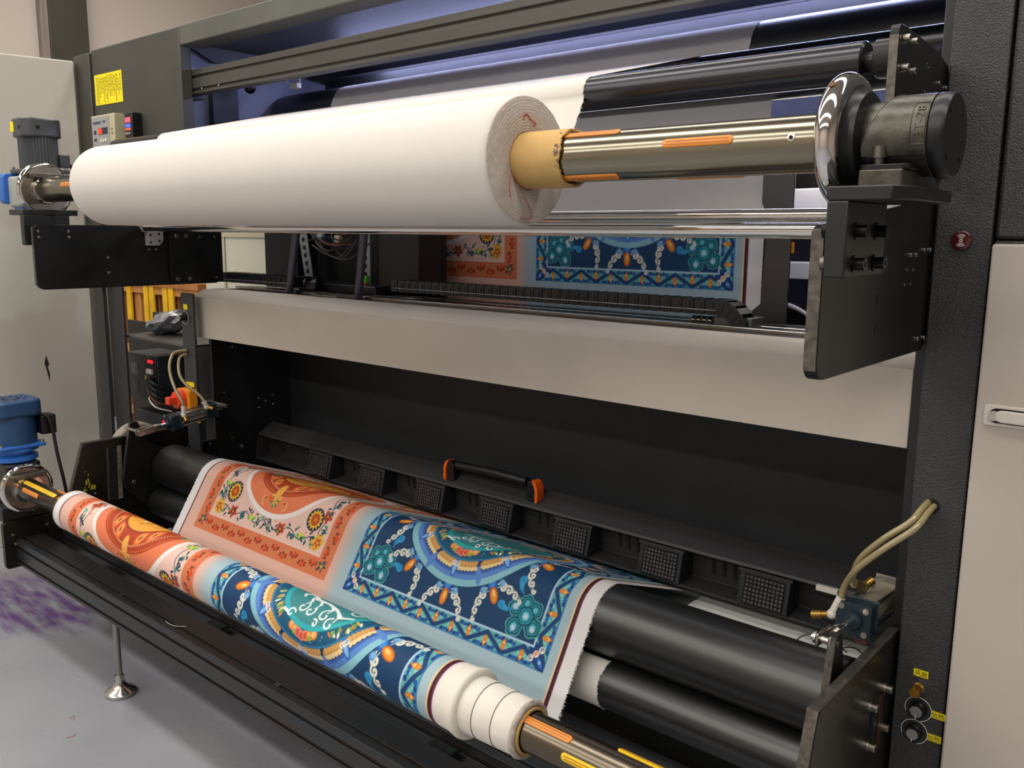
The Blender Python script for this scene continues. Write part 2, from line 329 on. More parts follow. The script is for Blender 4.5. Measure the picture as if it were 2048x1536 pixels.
def ell(u, v, a, b, ang, col, al=1.0):
    m = max(a, b); c, s = math.cos(ang), math.sin(ang)
    def fn(U, V):
        x, y = (U-u)*c+(V-v)*s, -(U-u)*s+(V-v)*c
        return (np.sqrt((x/a)**2+(y/b)**2)-1)*min(a, b)
    stamp(u-m, v-m, u+m, v+m, fn, col, al)
def line(p, q, w, col):
    (x0, y0), (x1, y1) = p, q; L2 = (x1-x0)**2+(y1-y0)**2+1e-12
    def fn(U, V):
        t = np.clip(((U-x0)*(x1-x0)+(V-y0)*(y1-y0))/L2, 0, 1)
        return np.hypot(U-x0-t*(x1-x0), V-y0-t*(y1-y0))-w/2
    stamp(min(x0, x1)-w, min(y0, y1)-w, max(x0, x1)+w, max(y0, y1)+w, fn, col)
def path(pts, w, col, w2=None):
    n = len(pts)-1
    for i in range(n): line(pts[i], pts[i+1], w if w2 is None else w+(w2-w)*i/max(1, n-1), col)
def tri(a, b, c, col):
    P = np.array([a, b, c]); x0, y0 = P.min(0); x1, y1 = P.max(0)
    if (b[0]-a[0])*(c[1]-a[1])-(b[1]-a[1])*(c[0]-a[0]) < 0: b, c = c, b
    def fn(U, V):
        d = None
        for p, q in ((a, b), (b, c), (c, a)):
            ex, ey = q[0]-p[0], q[1]-p[1]; l = math.hypot(ex, ey)+1e-9
            e = ((U-p[0])*ey-(V-p[1])*ex)/l
            d = e if d is None else np.maximum(d, e)
        return d
    stamp(x0, y0, x1, y1, fn, col)
def spiral(u, v, r, a0, turn, w, col):
    pts = []
    for k in range(15):
        t = k/14; rr = r*(1-.85*t); a = a0+turn*t*2*math.pi
        pts.append((u+rr*math.cos(a), v+rr*math.sin(a)))
    path(pts, w, col)
def rot(u, v, ang, x, y):
    c, s = math.cos(ang), math.sin(ang); return (u+x*c-y*s, v+x*s+y*c)
def flower(u, v, r, n, col, mid, a0=0.0, sq=.55):
    for k in range(n):
        a = a0+2*math.pi*k/n
        ell(u+r*.62*math.cos(a), v+r*.62*math.sin(a), r*.45, r*.45*sq, a, col)
    disc(u, v, r*.28, mid)
def comma(u, v, r, ang, col, line_col=None):
    p = [rot(u, v, ang, r*1.1*math.cos(t)+r*.0, r*1.5*math.sin(t)) for t in np.linspace(-.3, 1.9, 9)]
    disc(u, v, r*.62, col); path(p, r*.75, col, r*.2)
    if line_col: spiral(u, v, r*.45, ang, .9, r*.1, line_col)
def cloud(u, v, r, cols, ang=0.0):
    lobes = [(0, .52, .62), (.55, .18, .5), (-.55, .18, .5), (.42, -.42, .52), (-.42, -.42, .52), (0, -.1, .6)]
    for i, c in enumerate(cols):
        k = 1-.17*i
        for x, y, rr in lobes:
            X, Y = rot(u, v, ang, x*r, y*r); disc(X, Y, max(r*(rr-.11*i), .001), c)
def lotus(u, v, s, mir):
    P_ = []
    for x, y, r in ((-.62, -.42, .5), (.5, -.62, .5), (.72, .3, .46), (-.45, .42, .42), (.15, .62, .42)):
        n = 5
        for k in range(n):
            a = 2*math.pi*k/n+x; P_.append((x*mir+.52*r*math.cos(a), y+.52*r*math.sin(a), r*.62, x*mir, y, r))
    for i, c in enumerate(('4aa7ad', '0a4557', '1f93a2', '0c6678', '2aa7b8', '6cc6dc')):
        for x, y, r, X, Y, R in P_:
            k = 1-.13*i; disc(u+(X+(x-X)*k)*s, v+(Y+(y-Y)*k)*s, max(r*(1-.17*i), .06)*s, c)
    for i, c in enumerate(('0a4557', '24a0b2', '0d7084', '4dbfd3', '9ad9ea', 'e9dcee')):
        for k in range(6):
            a = k*1.047+.3; rr = .27*(1-.16*i); disc(u+rr*s*math.cos(a), v+rr*s*math.sin(a), max(.24-.04*i, .05)*s, c)
    for x, y in ((-.62, -.5), (.52, -.72), (.8, .3)): disc(u+x*s*mir, v+y*s, s*.17, 'a9cfe6'); disc(u+x*s*mir, v+y*s, s*.08, 'd6e2f2')
def tail(u, v, s, ang):
    p = [rot(u, v, ang, x*s, y*s) for x, y in ((0, 0), (.5, .18), (1.0, .1), (1.4, -.15))]
    path(p, s*.25, '2396d0', s*.75)
    e = rot(u, v, ang, 1.45*s, -.1*s); disc(e[0], e[1], s*.5, '2a9fd8'); spiral(e[0], e[1], s*.3, ang, 1.0, s*.08, '1577ad')
    m = rot(u, v, ang, .85*s, .12*s); spiral(m[0], m[1], s*.25, ang+2, 1.0, s*.07, '57b9e6')
def scroll(u, v, s, ang, sgn):
    path([rot(u, v, ang, x*s, y*s*sgn) for x, y in ((0, 0), (.6, .35), (1.2, .28), (1.9, -.2), (2.2, -.6))], s*.1, 'a9b8b4', s*.04)
    for k, (x, y, r) in enumerate(((.45, .12, .34), (1.0, .02, .33), (1.55, -.2, .27), (2.05, -.55, .2))):
        X, Y = rot(u, v, ang, x*s, y*s*sgn); X2, Y2 = rot(u, v, ang, (x-.34)*s, (y+.2)*s*sgn)
        spiral(X, Y, r*s, ang+2.4*sgn, 1.15*-sgn, s*.17*(1-.12*k), 'f1efe0')
        ell(X2, Y2, s*.2*(1-.1*k), s*.1, ang+.5*sgn, 'e6e3d2')
def drop(u, v, s, ang):
    X, Y = rot(u, v, ang, 0, 0)
    x1, y1 = rot(u, v, ang, .45*s, 0)
    ell(x1, y1, s*.5, s*.27, ang, 'd9691a'); ell(x1, y1, s*.4, s*.18, ang, 'f59a2c'); X3, Y3 = rot(u, v, ang, .35*s, .03*s); ell(X3, Y3, s*.2, s*.09, ang, 'ffd77c')
def blue_tile(u0, v0, S):
    P = lambda a, b: (u0+a*S, v0+b*S)
    rect(u0, v0, u0+S, v0+S, '5fb3ab')
    bw = .062*S; ns = 11
    for side in range(4):
        def T(t, d):
            if side == 0: return (u0+t, v0+d)
            if side == 1: return (u0+S-d, v0+t)
            if side == 2: return (u0+S-t, v0+S-d)
            return (u0+d, v0+S-t)
        L = S-2*bw; st = L/ns; da = (0, math.pi/2, math.pi, -math.pi/2)[side]
        for k in range(ns):
            t0 = bw+st*k; up = k % 2 == 0
            b = 0 if up else bw; apx = bw if up else 0
            for wv in range(6):
                q = t0-st*.1+(st*1.2)*(wv+.5)/6; dd = .0055+.0025*(wv % 2)
                a_ = T(q, b+(dd if up else -dd)); ell(a_[0], a_[1], .0056, .0044, da+.5, '1b58ad' if wv % 2 else '0f3f8a')
            for wv in range(3):
                q = t0+st*(.2+.3*wv); a_ = T(q, b+(.013 if up else -.013)); disc(a_[0], a_[1], .0028, '8fcfe0')
            for sg in (-1, 1):
                a_ = T(t0+st/2+sg*.008, bw*.45); disc(a_[0], a_[1], .0045, 'a5dcd2', .7)
            c = T(t0+st/2, bw*.42 if up else bw*.58)
            ell(c[0], c[1], .0125, .0055, da+math.pi/2, 'c9611d'); ell(c[0], c[1], .0105, .0042, da+math.pi/2, 'f39a33')
            c2 = T(t0+st/2, bw*.34 if up else bw*.66); disc(c2[0], c2[1], .0034, 'ffd27a'); disc(c[0], c[1], .0018, 'e0551c')
        for k in range(ns+1):
            up = k % 2 == 0
            a_ = T(bw+st*(k-.5), .0045 if up else bw-.0045); b_ = T(bw+st*(k+.5), bw-.0045 if up else .0045)
            line(a_, b_, .0095, '123f7a')
        line(T(bw*.5, .0015), T(S-bw*.5, .0015), .003, '2f7fb8')
    for sx, sy in ((0, 0), (1, 0), (0, 1), (1, 1)):
        cx, cy = u0+sx*S, v0+sy*S; ex, ey = (1-2*sx), (1-2*sy)
        line((cx+ex*.0135, cy+ey*.0135), (cx+ex*bw, cy+ey*bw), .026, '12407f'); rect(min(cx, cx+ex*.014), min(cy, cy+ey*.014), max(cx, cx+ex*.014), max(cy, cy+ey*.014), '12407f')
        line((cx+ex*.010, cy+ey*.010), (cx+ex*bw*.5, cy+ey*bw*.5), .008, '2f74cf'); disc(cx+ex*.016, cy+ey*.016, .004, '9cc6f0')
        for q in range(3):
            fx, fy = cx+ex*(bw*.62+.006*q), cy+ey*(bw*.62+.006*q)
            ox, oy = (ex*.011*(q-1), -ey*.011*(q-1))
            disc(cx+ex*bw*.75+ox, cy+ey*bw*.75+oy, .0075, 'f5ead0'); spiral(cx+ex*bw*.75+ox, cy+ey*bw*.75+oy, .005, q, .9, .002, '2e5f9e' if q != 1 else 'e06a2c')
    rect(u0+bw, v0+bw, u0+S-bw, v0+S-bw, 'b9d6ee'); w2 = bw+.0045
    rect(u0+w2, v0+w2, u0+S-w2, v0+S-w2, '0f3f6a')
    for sx, sy in ((0, 0), (1, 0), (0, 1), (1, 1)):
        ex, ey = 1-2*sx, 1-2*sy
        c = P(.135 if not sx else .865, .145 if not sy else .855); s = .043
        lotus(c[0], c[1], s, ex)
        tail(c[0]+ex*.6*s, c[1]+ey*1.05*s, .02, (math.pi/2-.5 if ex > 0 else math.pi/2+.5)*ey)
        tail(c[0]+ex*1.0*s, c[1]+ey*.1*s, .02, 0 if ex > 0 else math.pi)
    c = P(.5, .5)
    for k in range(11):
        a = -math.pi/2+k*2*math.pi/11; R = .352*S; X, Y = c[0]+R*math.cos(a), c[1]+R*math.sin(a)
        for sg in (-1, 1):
            q = rot(X, Y, a, .01, sg*.012); scroll(q[0], q[1], .033, a+sg*1.05, sg)
            q = rot(X, Y, a, .003, sg*.026); disc(q[0], q[1], .0085, '5fa0d8'); spiral(q[0], q[1], .006, a, .9, .002, 'a9d0f0')
        disc(X, Y, .013, '1b5fb8'); disc(X-.003*math.cos(a), Y-.003*math.sin(a), .008, '3f8fe0')
        drop(X+.006*math.cos(a), Y+.006*math.sin(a), .040, a)
    for r, col in ((.342, '8ecbd8'), (.318, '5f8fd8'), (.300, '3d6cc0'), (.29, '1c2f63')): disc(c[0], c[1], r*S, col)
    for k in range(8):
        a0 = -math.pi/2+k*math.pi/4
        a = a0+math.pi/8; X, Y = c[0]+.305*S*math.cos(a), c[1]+.305*S*math.sin(a); ell(X, Y, .035*S, .012*S, a, '5f8fd8')
        for q in range(13):
            t = a0-.33+.66*q/12
            for rr, col in ((.276, 'f3d9a0'), (.262, 'd9a45c')):
                X, Y = c[0]+rr*S*math.cos(t), c[1]+rr*S*math.sin(t); ell(X, Y, .0088, .0056, t+(.7 if rr > .27 else -.7), col)
            X, Y = c[0]+.269*S*math.cos(t), c[1]+.269*S*math.sin(t); disc(X, Y, .0016, 'a9742e')
        X, Y = c[0]+.282*S*math.cos(a0), c[1]+.282*S*math.sin(a0); ell(X, Y, .022, .009, a0, '2b6fc0'); ell(X, Y, .017, .005, a0, '8fbdf0')
        for q in (-1, 0, 1):
            X, Y = c[0]+.266*S*math.cos(a0+.035*q), c[1]+.266*S*math.sin(a0+.035*q); disc(X, Y, .006, 'f3efe4'); spiral(X, Y, .004, q, .9, .0015, 'd2703a' if q == 0 else '2d5c9c')
    disc(c[0], c[1], .25*S, '2f86b5'); disc(c[0], c[1], .244*S, '14597c')
    rnd = random.Random(5)
    for k in range(8):
        a = -math.pi/2+k*math.pi/4; X, Y = c[0]+.222*S*math.cos(a), c[1]+.222*S*math.sin(a)
        if k % 2 == 0:
            for q in range(-3, 4):
                t = a+.085*q; x, y = c[0]+(.222-.004*abs(q))*S*math.cos(t), c[1]+(.222-.004*abs(q))*S*math.sin(t)
                disc(x, y, .0105, 'e98a3c' if abs(q) > 1 else 'ea8a76'); disc(x, y, .0062, 'f7c07a' if abs(q) > 1 else 'd84f3a')
                if abs(q) == 2: ell(x, y-.006, .006, .004, a, '7cc22e')
        else:
            for q in (-1.6, -.5, .6, 1.6):
                t = a+.12*q; x, y = c[0]+.222*S*math.cos(t), c[1]+.222*S*math.sin(t)
                for m in range(4): ell(x+rnd.uniform(-.006, .006), y+rnd.uniform(-.006, .006), .0075, .0026, t+rnd.uniform(-.5, .5), ('e9c64a', 'f4efe0', 'e08a3a', '58a84a')[m])
    for k in range(46):
        a = rnd.uniform(0, 6.28); R = rnd.uniform(.205, .24)*S; disc(c[0]+R*math.cos(a), c[1]+R*math.sin(a), .0013, ('f0e9b0', '9fd7ef')[k % 2])
    disc(c[0], c[1], .202*S, '2fb3ba'); disc(c[0], c[1], .186*S, '3d8c90')
    # white curling beast in the centre
    W = 'f4f7f5'; b = lambda x, y: (c[0]+(x*.95+.005)*S, c[1]+(y*.8-.085)*S)
    path([b(-.10, .03), b(-.05, -.005), b(.0, .0), b(.06, -.02), b(.11, -.05), b(.15, -.03)], .011, W, .005)
    path([b(-.10, .03), b(-.12, .0), b(-.105, -.02)], .008, W, .005); disc(*b(-.105, .03), .010, W); disc(*b(-.11, .035), .003, '3d8c90')
    for x, y, r, a, t in ((-.06, -.07, .022, 1.2, -.9), (-.02, -.075, .02, 1.0, -.9), (.05, -.07, .024, 1.6, .9), (.09, -.095, .022, 1.6, .9), (-.09, -.112, .018, .4, .9), (.03, -.112, .013, 2.2, -.9), (.13, .02, .025, 3, .9)):
        q = b(x, y); spiral(q[0], q[1], r*.7, a, t, .0036, W)
    for x0, y0, x1, y1 in ((-.07, -.01, -.06, -.055), (-.03, -.005, -.01, -.06), (.03, -.01, .05, -.055), (.08, -.03, .1, -.08), (-.13, -.105, -.1, -.12)):
        path([b(x0, y0), b((x0+x1)/2+.012, (y0+y1)/2), b(x1, y1)], .006, W, .003)
    for k in range(5): path([b(-.1+.012*k, .05), b(-.095+.014*k, .075), b(-.08+.016*k, .085)], .004, W, .002)
def orange_tile(u0, v0, S):
    P = lambda a, b: (u0+a*S, v0+b*S); rnd = random.Random(11)
    rect(u0, v0, u0+S, v0+S, 'e07b52'); bw = .078*S
    for side in range(4):
        def T(t, d):
            return ((u0+t, v0+d), (u0+S-d, v0+t), (u0+S-t, v0+S-d), (u0+d, v0+S-t))[side]
        n = 13
        for k in range(n):
            t = bw*.9+(S-1.8*bw)*(k+.5)/n; up = k % 2; x, y = T(t, bw*(.36 if up else .66)); sg = 1 if up else -1
            e1 = T(t, bw*(.36 if up else .66)+sg*.0085); e2 = T(t+.011, bw*(.36 if up else .66)+sg*.004); e3 = T(t-.011, bw*(.36 if up else .66)+sg*.004)
            pl = [T(t-.011, bw*.5+sg*.006), T(t, bw*.5+sg*.016), T(t+.011, bw*.5+sg*.006)]
            path(pl, .0018, 'a8a046')
            for p_, cc in ((e2, '9a3f22'), (e3, '9a3f22')): ell(p_[0], p_[1], .0062, .0036, side*math.pi/2+.4, cc)
            for p_ in (T(t+.014, bw*(.36 if up else .66)-sg*.002), T(t-.014, bw*(.36 if up else .66)-sg*.002)): ell(p_[0], p_[1], .004, .0022, .6, '3f4636')
            disc(x, y, .0085, 'd8431f'); disc(x-.002, y+.002, .0045, 'ea6f35'); disc(e1[0], e1[1], .004, '8c3a20')
    for sx, sy in ((0, 0), (1, 0), (0, 1), (1, 1)):
        cx, cy = u0+sx*S+(1-2*sx)*.03, v0+sy*S+(1-2*sy)*.03
        flower(cx, cy, .016, 5, '2f5a4a', 'e9b25a'); spiral(cx+.012, cy+.01, .006, 1, .9, .002, '1d2f45'); spiral(cx-.012, cy-.008, .006, 3, .9, .002, '1d2f45'); disc(cx, cy-.008, .004, 'e2572a')
    rect(u0+bw, v0+bw, u0+S-bw, v0+S-bw, 'eec9ba')
    rect(u0+bw, v0+bw, u0+S-bw, v0+bw+.003, 'f3d6c8')
    # vine running round the field
    VN = '1c3a52'
    for side in range(4):
        def T(t, d):
            return ((u0+t, v0+d), (u0+S-d, v0+t), (u0+S-t, v0+S-d), (u0+d, v0+S-t))[side]
        pts = []
        for k in range(61):
            t = bw+.03+(S-2*bw-.06)*k/60; pts.append(T(t, bw+.033+.010*math.sin(k/60*2*math.pi*4.5)))
        path(pts, .0026, VN)
        m = 10
        for k in range(m):
            t = bw+.035+(S-2*bw-.07)*(k+.5)/m; x, y = T(t, bw+.032)
            kind = k % 5
            if kind in (1,):
                flower(x, y, .019, 5, 'c24a22', 'f0b04a', k, .7); flower(x, y, .012, 5, '8a2f1a', 'f0a040', k+.5, .6)
            elif kind == 3:
                for q in range(5): ell(x+(q-2)*.006, y+.003-abs(q-2)*.002, .009, .004, 1.57+(2-q)*.35, ('4fae6a', 'c9d24a', 'e8d24a', 'c9d24a', '4fae6a')[q])
            else:
                for q in range(3): comma(x+rnd.uniform(-.018, .018), y+rnd.uniform(-.018, .014), .0075, rnd.uniform(0, 6), VN if q != 1 else '3fae8a')
            for q in range(3):
                xx, yy = x+rnd.uniform(-.024, .024), y+rnd.uniform(-.02, .022); ell(xx, yy, .0068, .003, rnd.uniform(0, 3.1), ('1c3a52', '2f8f78', '27435c')[q])
            disc(x+.016, y+.015, .0024, 'd6402a')
        for f in (.1, .9):
            x, y = T(S*f+(.022 if f < .5 else -.022), bw+.03); flower(x, y, .021, 6, 'e9b93a', 'c23f1f', f, .75); flower(x, y-.004, .013, 5, 'c9552a', 'f4d060', 1, .7)
    c = P(.5, .5)
    for sx, sy in ((.195, .215), (.805, .215), (.195, .785), (.805, .785)):
        x, y = P(sx, sy); disc(x, y, .033, '22304e')
        for k in range(14):
            a = 2*math.pi*k/14; tri((x+.031*math.cos(a), y+.031*math.sin(a)), (x+.02*math.cos(a+.25), y+.02*math.sin(a+.25)), (x+.02*math.cos(a-.25), y+.02*math.sin(a-.25)), 'f1c530')
        disc(x, y, .022, 'f1bb2c'); disc(x, y, .017, 'a43a14')
        for k in range(8): ell(x+.009*math.cos(k*.785), y+.009*math.sin(k*.785), .007, .003, k*.785, 'd0621f')
        disc(x, y, .005, 'e8892c')
    # medallion
    disc(c[0], c[1], .345*S, 'f4ece9'); disc(c[0], c[1], .322*S, 'ea8058')
    for k in range(4):
        a = -math.pi/2+k*math.pi/2; X, Y = c[0]+.272*S*math.cos(a), c[1]+.272*S*math.sin(a)
        for q in range(6):
            t = a+(q-2.5)*.5; ell(X-.012*math.cos(t), Y-.012*math.sin(t), .024, .009, t, ('f0813a', 'f6b25a', 'e8622c')[q % 3])
        flower(X, Y, .018, 6, '3f8f5e', 'f4d46a', .3, .5); flower(X, Y, .012, 5, 'f3c45a', 'e2502a', 0, .5)
        for sg in (-1, 1):
            x, y = rot(X, Y, a, 0, sg*.045); spiral(x, y, .017, a, .8*sg, .005, 'f2b56a'); ell(x, y+.004, .006, .003, .5, '9c2f16')
    def vesica(U, V):
        return np.maximum(np.hypot(U-c[0], V-(c[1]+.075*S))-.315*S, np.hypot(U-c[0], V-(c[1]-.075*S))-.315*S)
    stamp(c[0]-.35*S, c[1]-.3*S, c[0]+.35*S, c[1]+.3*S, vesica, 'b5431c')
    stamp(c[0]-.35*S, c[1]-.3*S, c[0]+.35*S, c[1]+.3*S, lambda U, V: np.abs(vesica(U, V)+.006)-.0016, 'd9622c')
    for sg in (-1, 1):
        for q in range(26):
            a = -math.pi/2+sg*(.1+q*.042); X, Y = c[0]+.275*S*math.cos(a)*.95, c[1]+.075*S+.285*S*math.sin(a); disc(X, Y, .002, 'f6d7a8')
        for X, Y in ((.2*sg, .03), (.22*sg, -.04), (.2*sg, .09), (.14*sg, -.13), (.08*sg, -.165), (.14*sg, .13)):
            x, y = c[0]+X*S, c[1]+Y*S; ell(x, y, .026, .014, sg*.9+X*3, 'e9703a'); ell(x, y, .017, .008, sg*.9+X*3, 'f2a050'); ell(x, y, .008, .003, sg*.9+X*3, '5c4a1e')
        for X, Y in ((.285*sg, .0), (.26*sg, -.06), (.275*sg, .05)):
            x, y = c[0]+X*S, c[1]+Y*S; flower(x, y, .02, 5, '5fae92', 'e8d46a', X, .6); disc(x, y-.012, .006, '8f3a26')
    ell(c[0], c[1], .175*S, .155*S, 0, '9c3418'); ell(c[0], c[1], .165*S, .146*S, 0, 'f0a83c')
    for k in range(26):
        a = rnd.uniform(0, 6.28); R = rnd.uniform(.02, .14)*S; X, Y = c[0]+R*math.cos(a), c[1]+R*.85*math.sin(a)
        ell(X, Y, rnd.uniform(.012, .026), rnd.uniform(.006, .012), a+rnd.uniform(.6, 1.8), ('f9d87a', 'f7c84a', 'f3e08c', 'fbd21e', 'cf5a24', 'c8422e', 'f6a43a')[k % 7])
    for k in range(7):
        a = k*.9; X, Y = c[0]+.09*S*math.cos(a), c[1]+.075*S*math.sin(a); spiral(X, Y, .022, a, .9, .0028, 'a63a18')
    disc(c[0]-.06*S, c[1]-.05*S, .014, 'd8456a'); disc(c[0]+.04*S, c[1]-.03*S, .011, 'd8456a'); ell(c[0], c[1]-.22*S, .014, .03, 0, 'f2b04e')
def paint_cloth():
    ub0, uo0 = .810, .093            # left edges of the blue and the orange tile, measured from the left selvedge
    CV[:] = hx('aac4ce')
    rect(0, V0, .752, V1, 'e6b9a8')
    g0, g1 = int(.733/PXM), int(.795/PXM); g = np.linspace(0, 1, g1-g0, dtype=np.float32)[None, :, None]; g = g*g*(3-2*g)
    CV[:, g0:g1] = hx('e6b9a8')*(1-g)+hx('aac4ce')*g
    rect(0, V0, .034, V1, 'e9e6e6'); rect(.034, V0, .0365, V1, 'f3cfc2'); rect(.0365, V0, .0415, V1, '3a1626')
    rect(1.4785, V0, 1.483, V1, 'f0d3a0'); rect(1.483, V0, 1.492, V1, '43111e'); rect(1.4895, V0, 1.4935, V1, '6a2440'); rect(1.4935, V0, UW, V1, 'eceaea')
    orange_tile(uo0, 0.0, .641); blue_tile(ub0, 0.0, .647)
def cloth_colour(u, v):
    """linear RGB of the print at cloth coordinates, averaged over two texels"""
    i = np.clip(u/PXM-.5, 0, PW-2); j = np.clip((v-V0)/PXM-.5, 0, PH-2)
    i0, j0 = i.astype(int), j.astype(int); fi, fj = (i-i0)[:, None], (j-j0)[:, None]
    c = (CV[j0, i0]*(1-fi)*(1-fj)+CV[j0, i0+1]*fi*(1-fj)+CV[j0+1, i0]*(1-fi)*fj+CV[j0+1, i0+1]*fi*fj)
    return np.where(c <= .04045, c/12.92, ((c+.055)/1.055)**2.4)
# ---------------------------------------------------------------- cloth
XC0, XC1 = -2.495, -.968                     # left and right selvedge
paint_cloth()
def cloth_mat():
    m = bpy.data.materials.new('printed cotton'); m.use_nodes = True; nt = m.node_tree; N, L = nt.nodes, nt.links; b = N['Principled BSDF']
    at = N.new('ShaderNodeAttribute'); at.attribute_name = 'print'; L.new(at.outputs['Color'], b.inputs['Base Color'])
    b.inputs['Roughness'].default_value = .62; b.inputs['Specular IOR Level'].default_value = .3
    geo = N.new('ShaderNodeNewGeometry'); nz = N.new('ShaderNodeTexNoise'); nz.inputs['Scale'].default_value = 900; L.new(geo.outputs['Position'], nz.inputs['Vector'])
    bp = N.new('ShaderNodeBump'); bp.inputs['Strength'].default_value = .1; bp.inputs['Distance'].default_value = .0004; L.new(nz.outputs['Fac'], bp.inputs['Height']); L.new(bp.outputs[0], b.inputs['Normal'])
    return m
CLOTH = cloth_mat()
def grid_obj(name, X, YZ, V, m, parent=None, u_shift=0.0, closed=False, jit=.0012, seed=1, **kw):
    """X: columns, YZ: rows (y, z), V: print coordinate of each row"""
    nx, ny = len(X), len(YZ); rs = np.random.RandomState(seed)
    P = np.empty((ny, nx, 3), np.float32); P[..., 0] = X[None, :]; P[..., 1] = np.array([q[0] for q in YZ])[:, None]; P[..., 2] = np.array([q[1] for q in YZ])[:, None]
    j = rs.randn(ny)*jit; P[:, 0, 0] += j; P[:, -1, 0] += rs.randn(ny)*jit
    me = bpy.data.meshes.new(name); ctr = P.reshape(-1, 3).mean(0)
    me.vertices.add(nx*ny); me.vertices.foreach_set('co', (P.reshape(-1, 3)-ctr).ravel())
    rows = ny if closed else ny-1
    i = (np.arange(rows)[:, None]*nx+np.arange(nx-1)[None, :]).ravel(); up = ((np.arange(rows)+1) % ny)[:, None]*nx+np.arange(nx-1)[None, :]; up = up.ravel()
    q = np.stack([i, i+1, up+1, up], 1).astype(np.int32); n = len(q)
    me.loops.add(n*4); me.loops.foreach_set('vertex_index', q.ravel()); me.polygons.add(n)
    me.polygons.foreach_set('loop_start', np.arange(0, n*4, 4, dtype=np.int32)); me.polygons.foreach_set('loop_total', np.full(n, 4, np.int32))
    me.update(calc_edges=True); me.shade_smooth()
    if V is not None:
        uu = np.broadcast_to((X-XC0-u_shift)[None, :], (ny, nx)).ravel(); vv = np.broadcast_to(np.array(V)[:, None], (ny, nx)).ravel()
        c = cloth_colour(uu, vv); a = me.color_attributes.new('print', 'FLOAT_COLOR', 'POINT')
        a.data.foreach_set('color', np.concatenate([c*.86, np.ones((len(c), 1))], 1).astype(np.float32).ravel())
    me.materials.append(m); o = bpy.data.objects.new(name, me); COL.objects.link(o); o.location = ctr; WLOC[o.name] = Vector([float(t) for t in ctr])
    return finish(o, parent, kw.get('label'), kw.get('cat'), kw.get('group'), kw.get('kind'))
def dist(a, b): return math.hypot(a[0]-b[0], a[1]-b[1])
RB, RBr = (1.45, CAMZ-.797), .0755           # big nip roller centre (y, z), cloth radius
RS, RSr = (1.404, CAMZ-.912), .0505          # small nip roller
def arc(c, r, a0, a1, step):
    n = max(2, int(abs(a1-a0)*r/step)); return [(c[0]+r*math.cos(a0+(a1-a0)*k/n), c[1]+r*math.sin(a0+(a1-a0)*k/n)) for k in range(n+1)]
def seg(p, q, step):
    n = max(1, int(dist(p, q)/step)); return [(p[0]+(q[0]-p[0])*k/n, p[1]+(q[1]-p[1])*k/n) for k in range(n+1)]
def fringe(name, X, path_yz, parent, n, m, seed, length=.005, out=1):
    rs = random.Random(seed); g = G()
    for k in range(n):
        y, z = path_yz[int(rs.random()*(len(path_yz)-1))]; L = length*rs.uniform(.3, 1.1); dy, dz = rs.uniform(-.003, .003), rs.uniform(-.003, .003)
        x0 = X-out*.001
        g.tube([(x0, y, z), (x0+out*L*.6, y+dy*.5, z+dz*.5), (x0+out*L, y+dy, z+dz)], .00035, 3)
    return O(name, g, m, parent, kind='stuff', flat=True)
# the printed length coming over the nip rollers to the take-up roll
nrm = Vector((-.851, .52)).normalized(); th0 = math.atan2(nrm.y, nrm.x); Tp = (RB[0]+RBr*nrm.x, RB[1]+RBr*nrm.y); dv = (-nrm.y, nrm.x); dv = dv if dv[1] < 0 else (nrm.y, -nrm.x)
low = (Tp[0]+dv[0]*.36, Tp[1]+dv[1]*.36)
th1 = math.radians(66)
back = (1.90, .385)
rows = seg(low, Tp, .0015)[:-1]+arc(RB, RBr, th0, th1, .0015)
e = rows[-1]; rows += seg(e, back, .003)[1:]
s_ = [0.0]
for k in range(1, len(rows)): s_.append(s_[-1]+dist(rows[k-1], rows[k]))
i_t = len(seg(low, Tp, .0015))-1
V_ = [.151+s-s_[i_t] for s in s_]
V_ = [v if v < .70 else .70-(v-.70) for v in V_]
PC = T('printed_cloth', (-1.73, 1.3, .2), 'printed cloth with orange and blue panels hanging over the black nip rollers', 'cloth')
grid_obj('cloth_sheet', np.linspace(XC0, XC1, 1018), rows, V_, CLOTH, PC, seed=3)
fringe('frayed_edge', XC1, rows[:i_t+60], PC, 420, WHITEC, 8)
# the white selvedge wrapped round the small roller
w_rows = arc(RS, RSr+.0008, math.radians(95), math.radians(275), .004)
grid_obj('wrapped_selvedge', np.linspace(-1.25, -.935, 80), w_rows, None, WHITEC, PC, seed=4, jit=.0015)
fringe('frayed_edge', -.936, w_rows, PC, 160, WHITEC, 9)
# the upright printed length behind the carriage
zb = 1.128
rows_b = seg((2.06, 1.03), (2.06, 1.292), .0022); V_b = [z-zb for y, z in rows_b]
PB = T('printed_cloth', (-1.73, 2.06, 1.03), 'upright printed cloth seen through the gap behind the cable chain', 'cloth')
grid_obj('cloth_sheet', np.linspace(XC0, XC1+.005, 765), rows_b, V_b, CLOTH, PB, seed=5, jit=.0004)
grid_obj('unprinted_length', np.linspace(XC0, XC1+.005, 60), seg((2.06, 1.292), (2.06, 1.60), .01), None, WHITEC, PB, seed=6, jit=.0006)
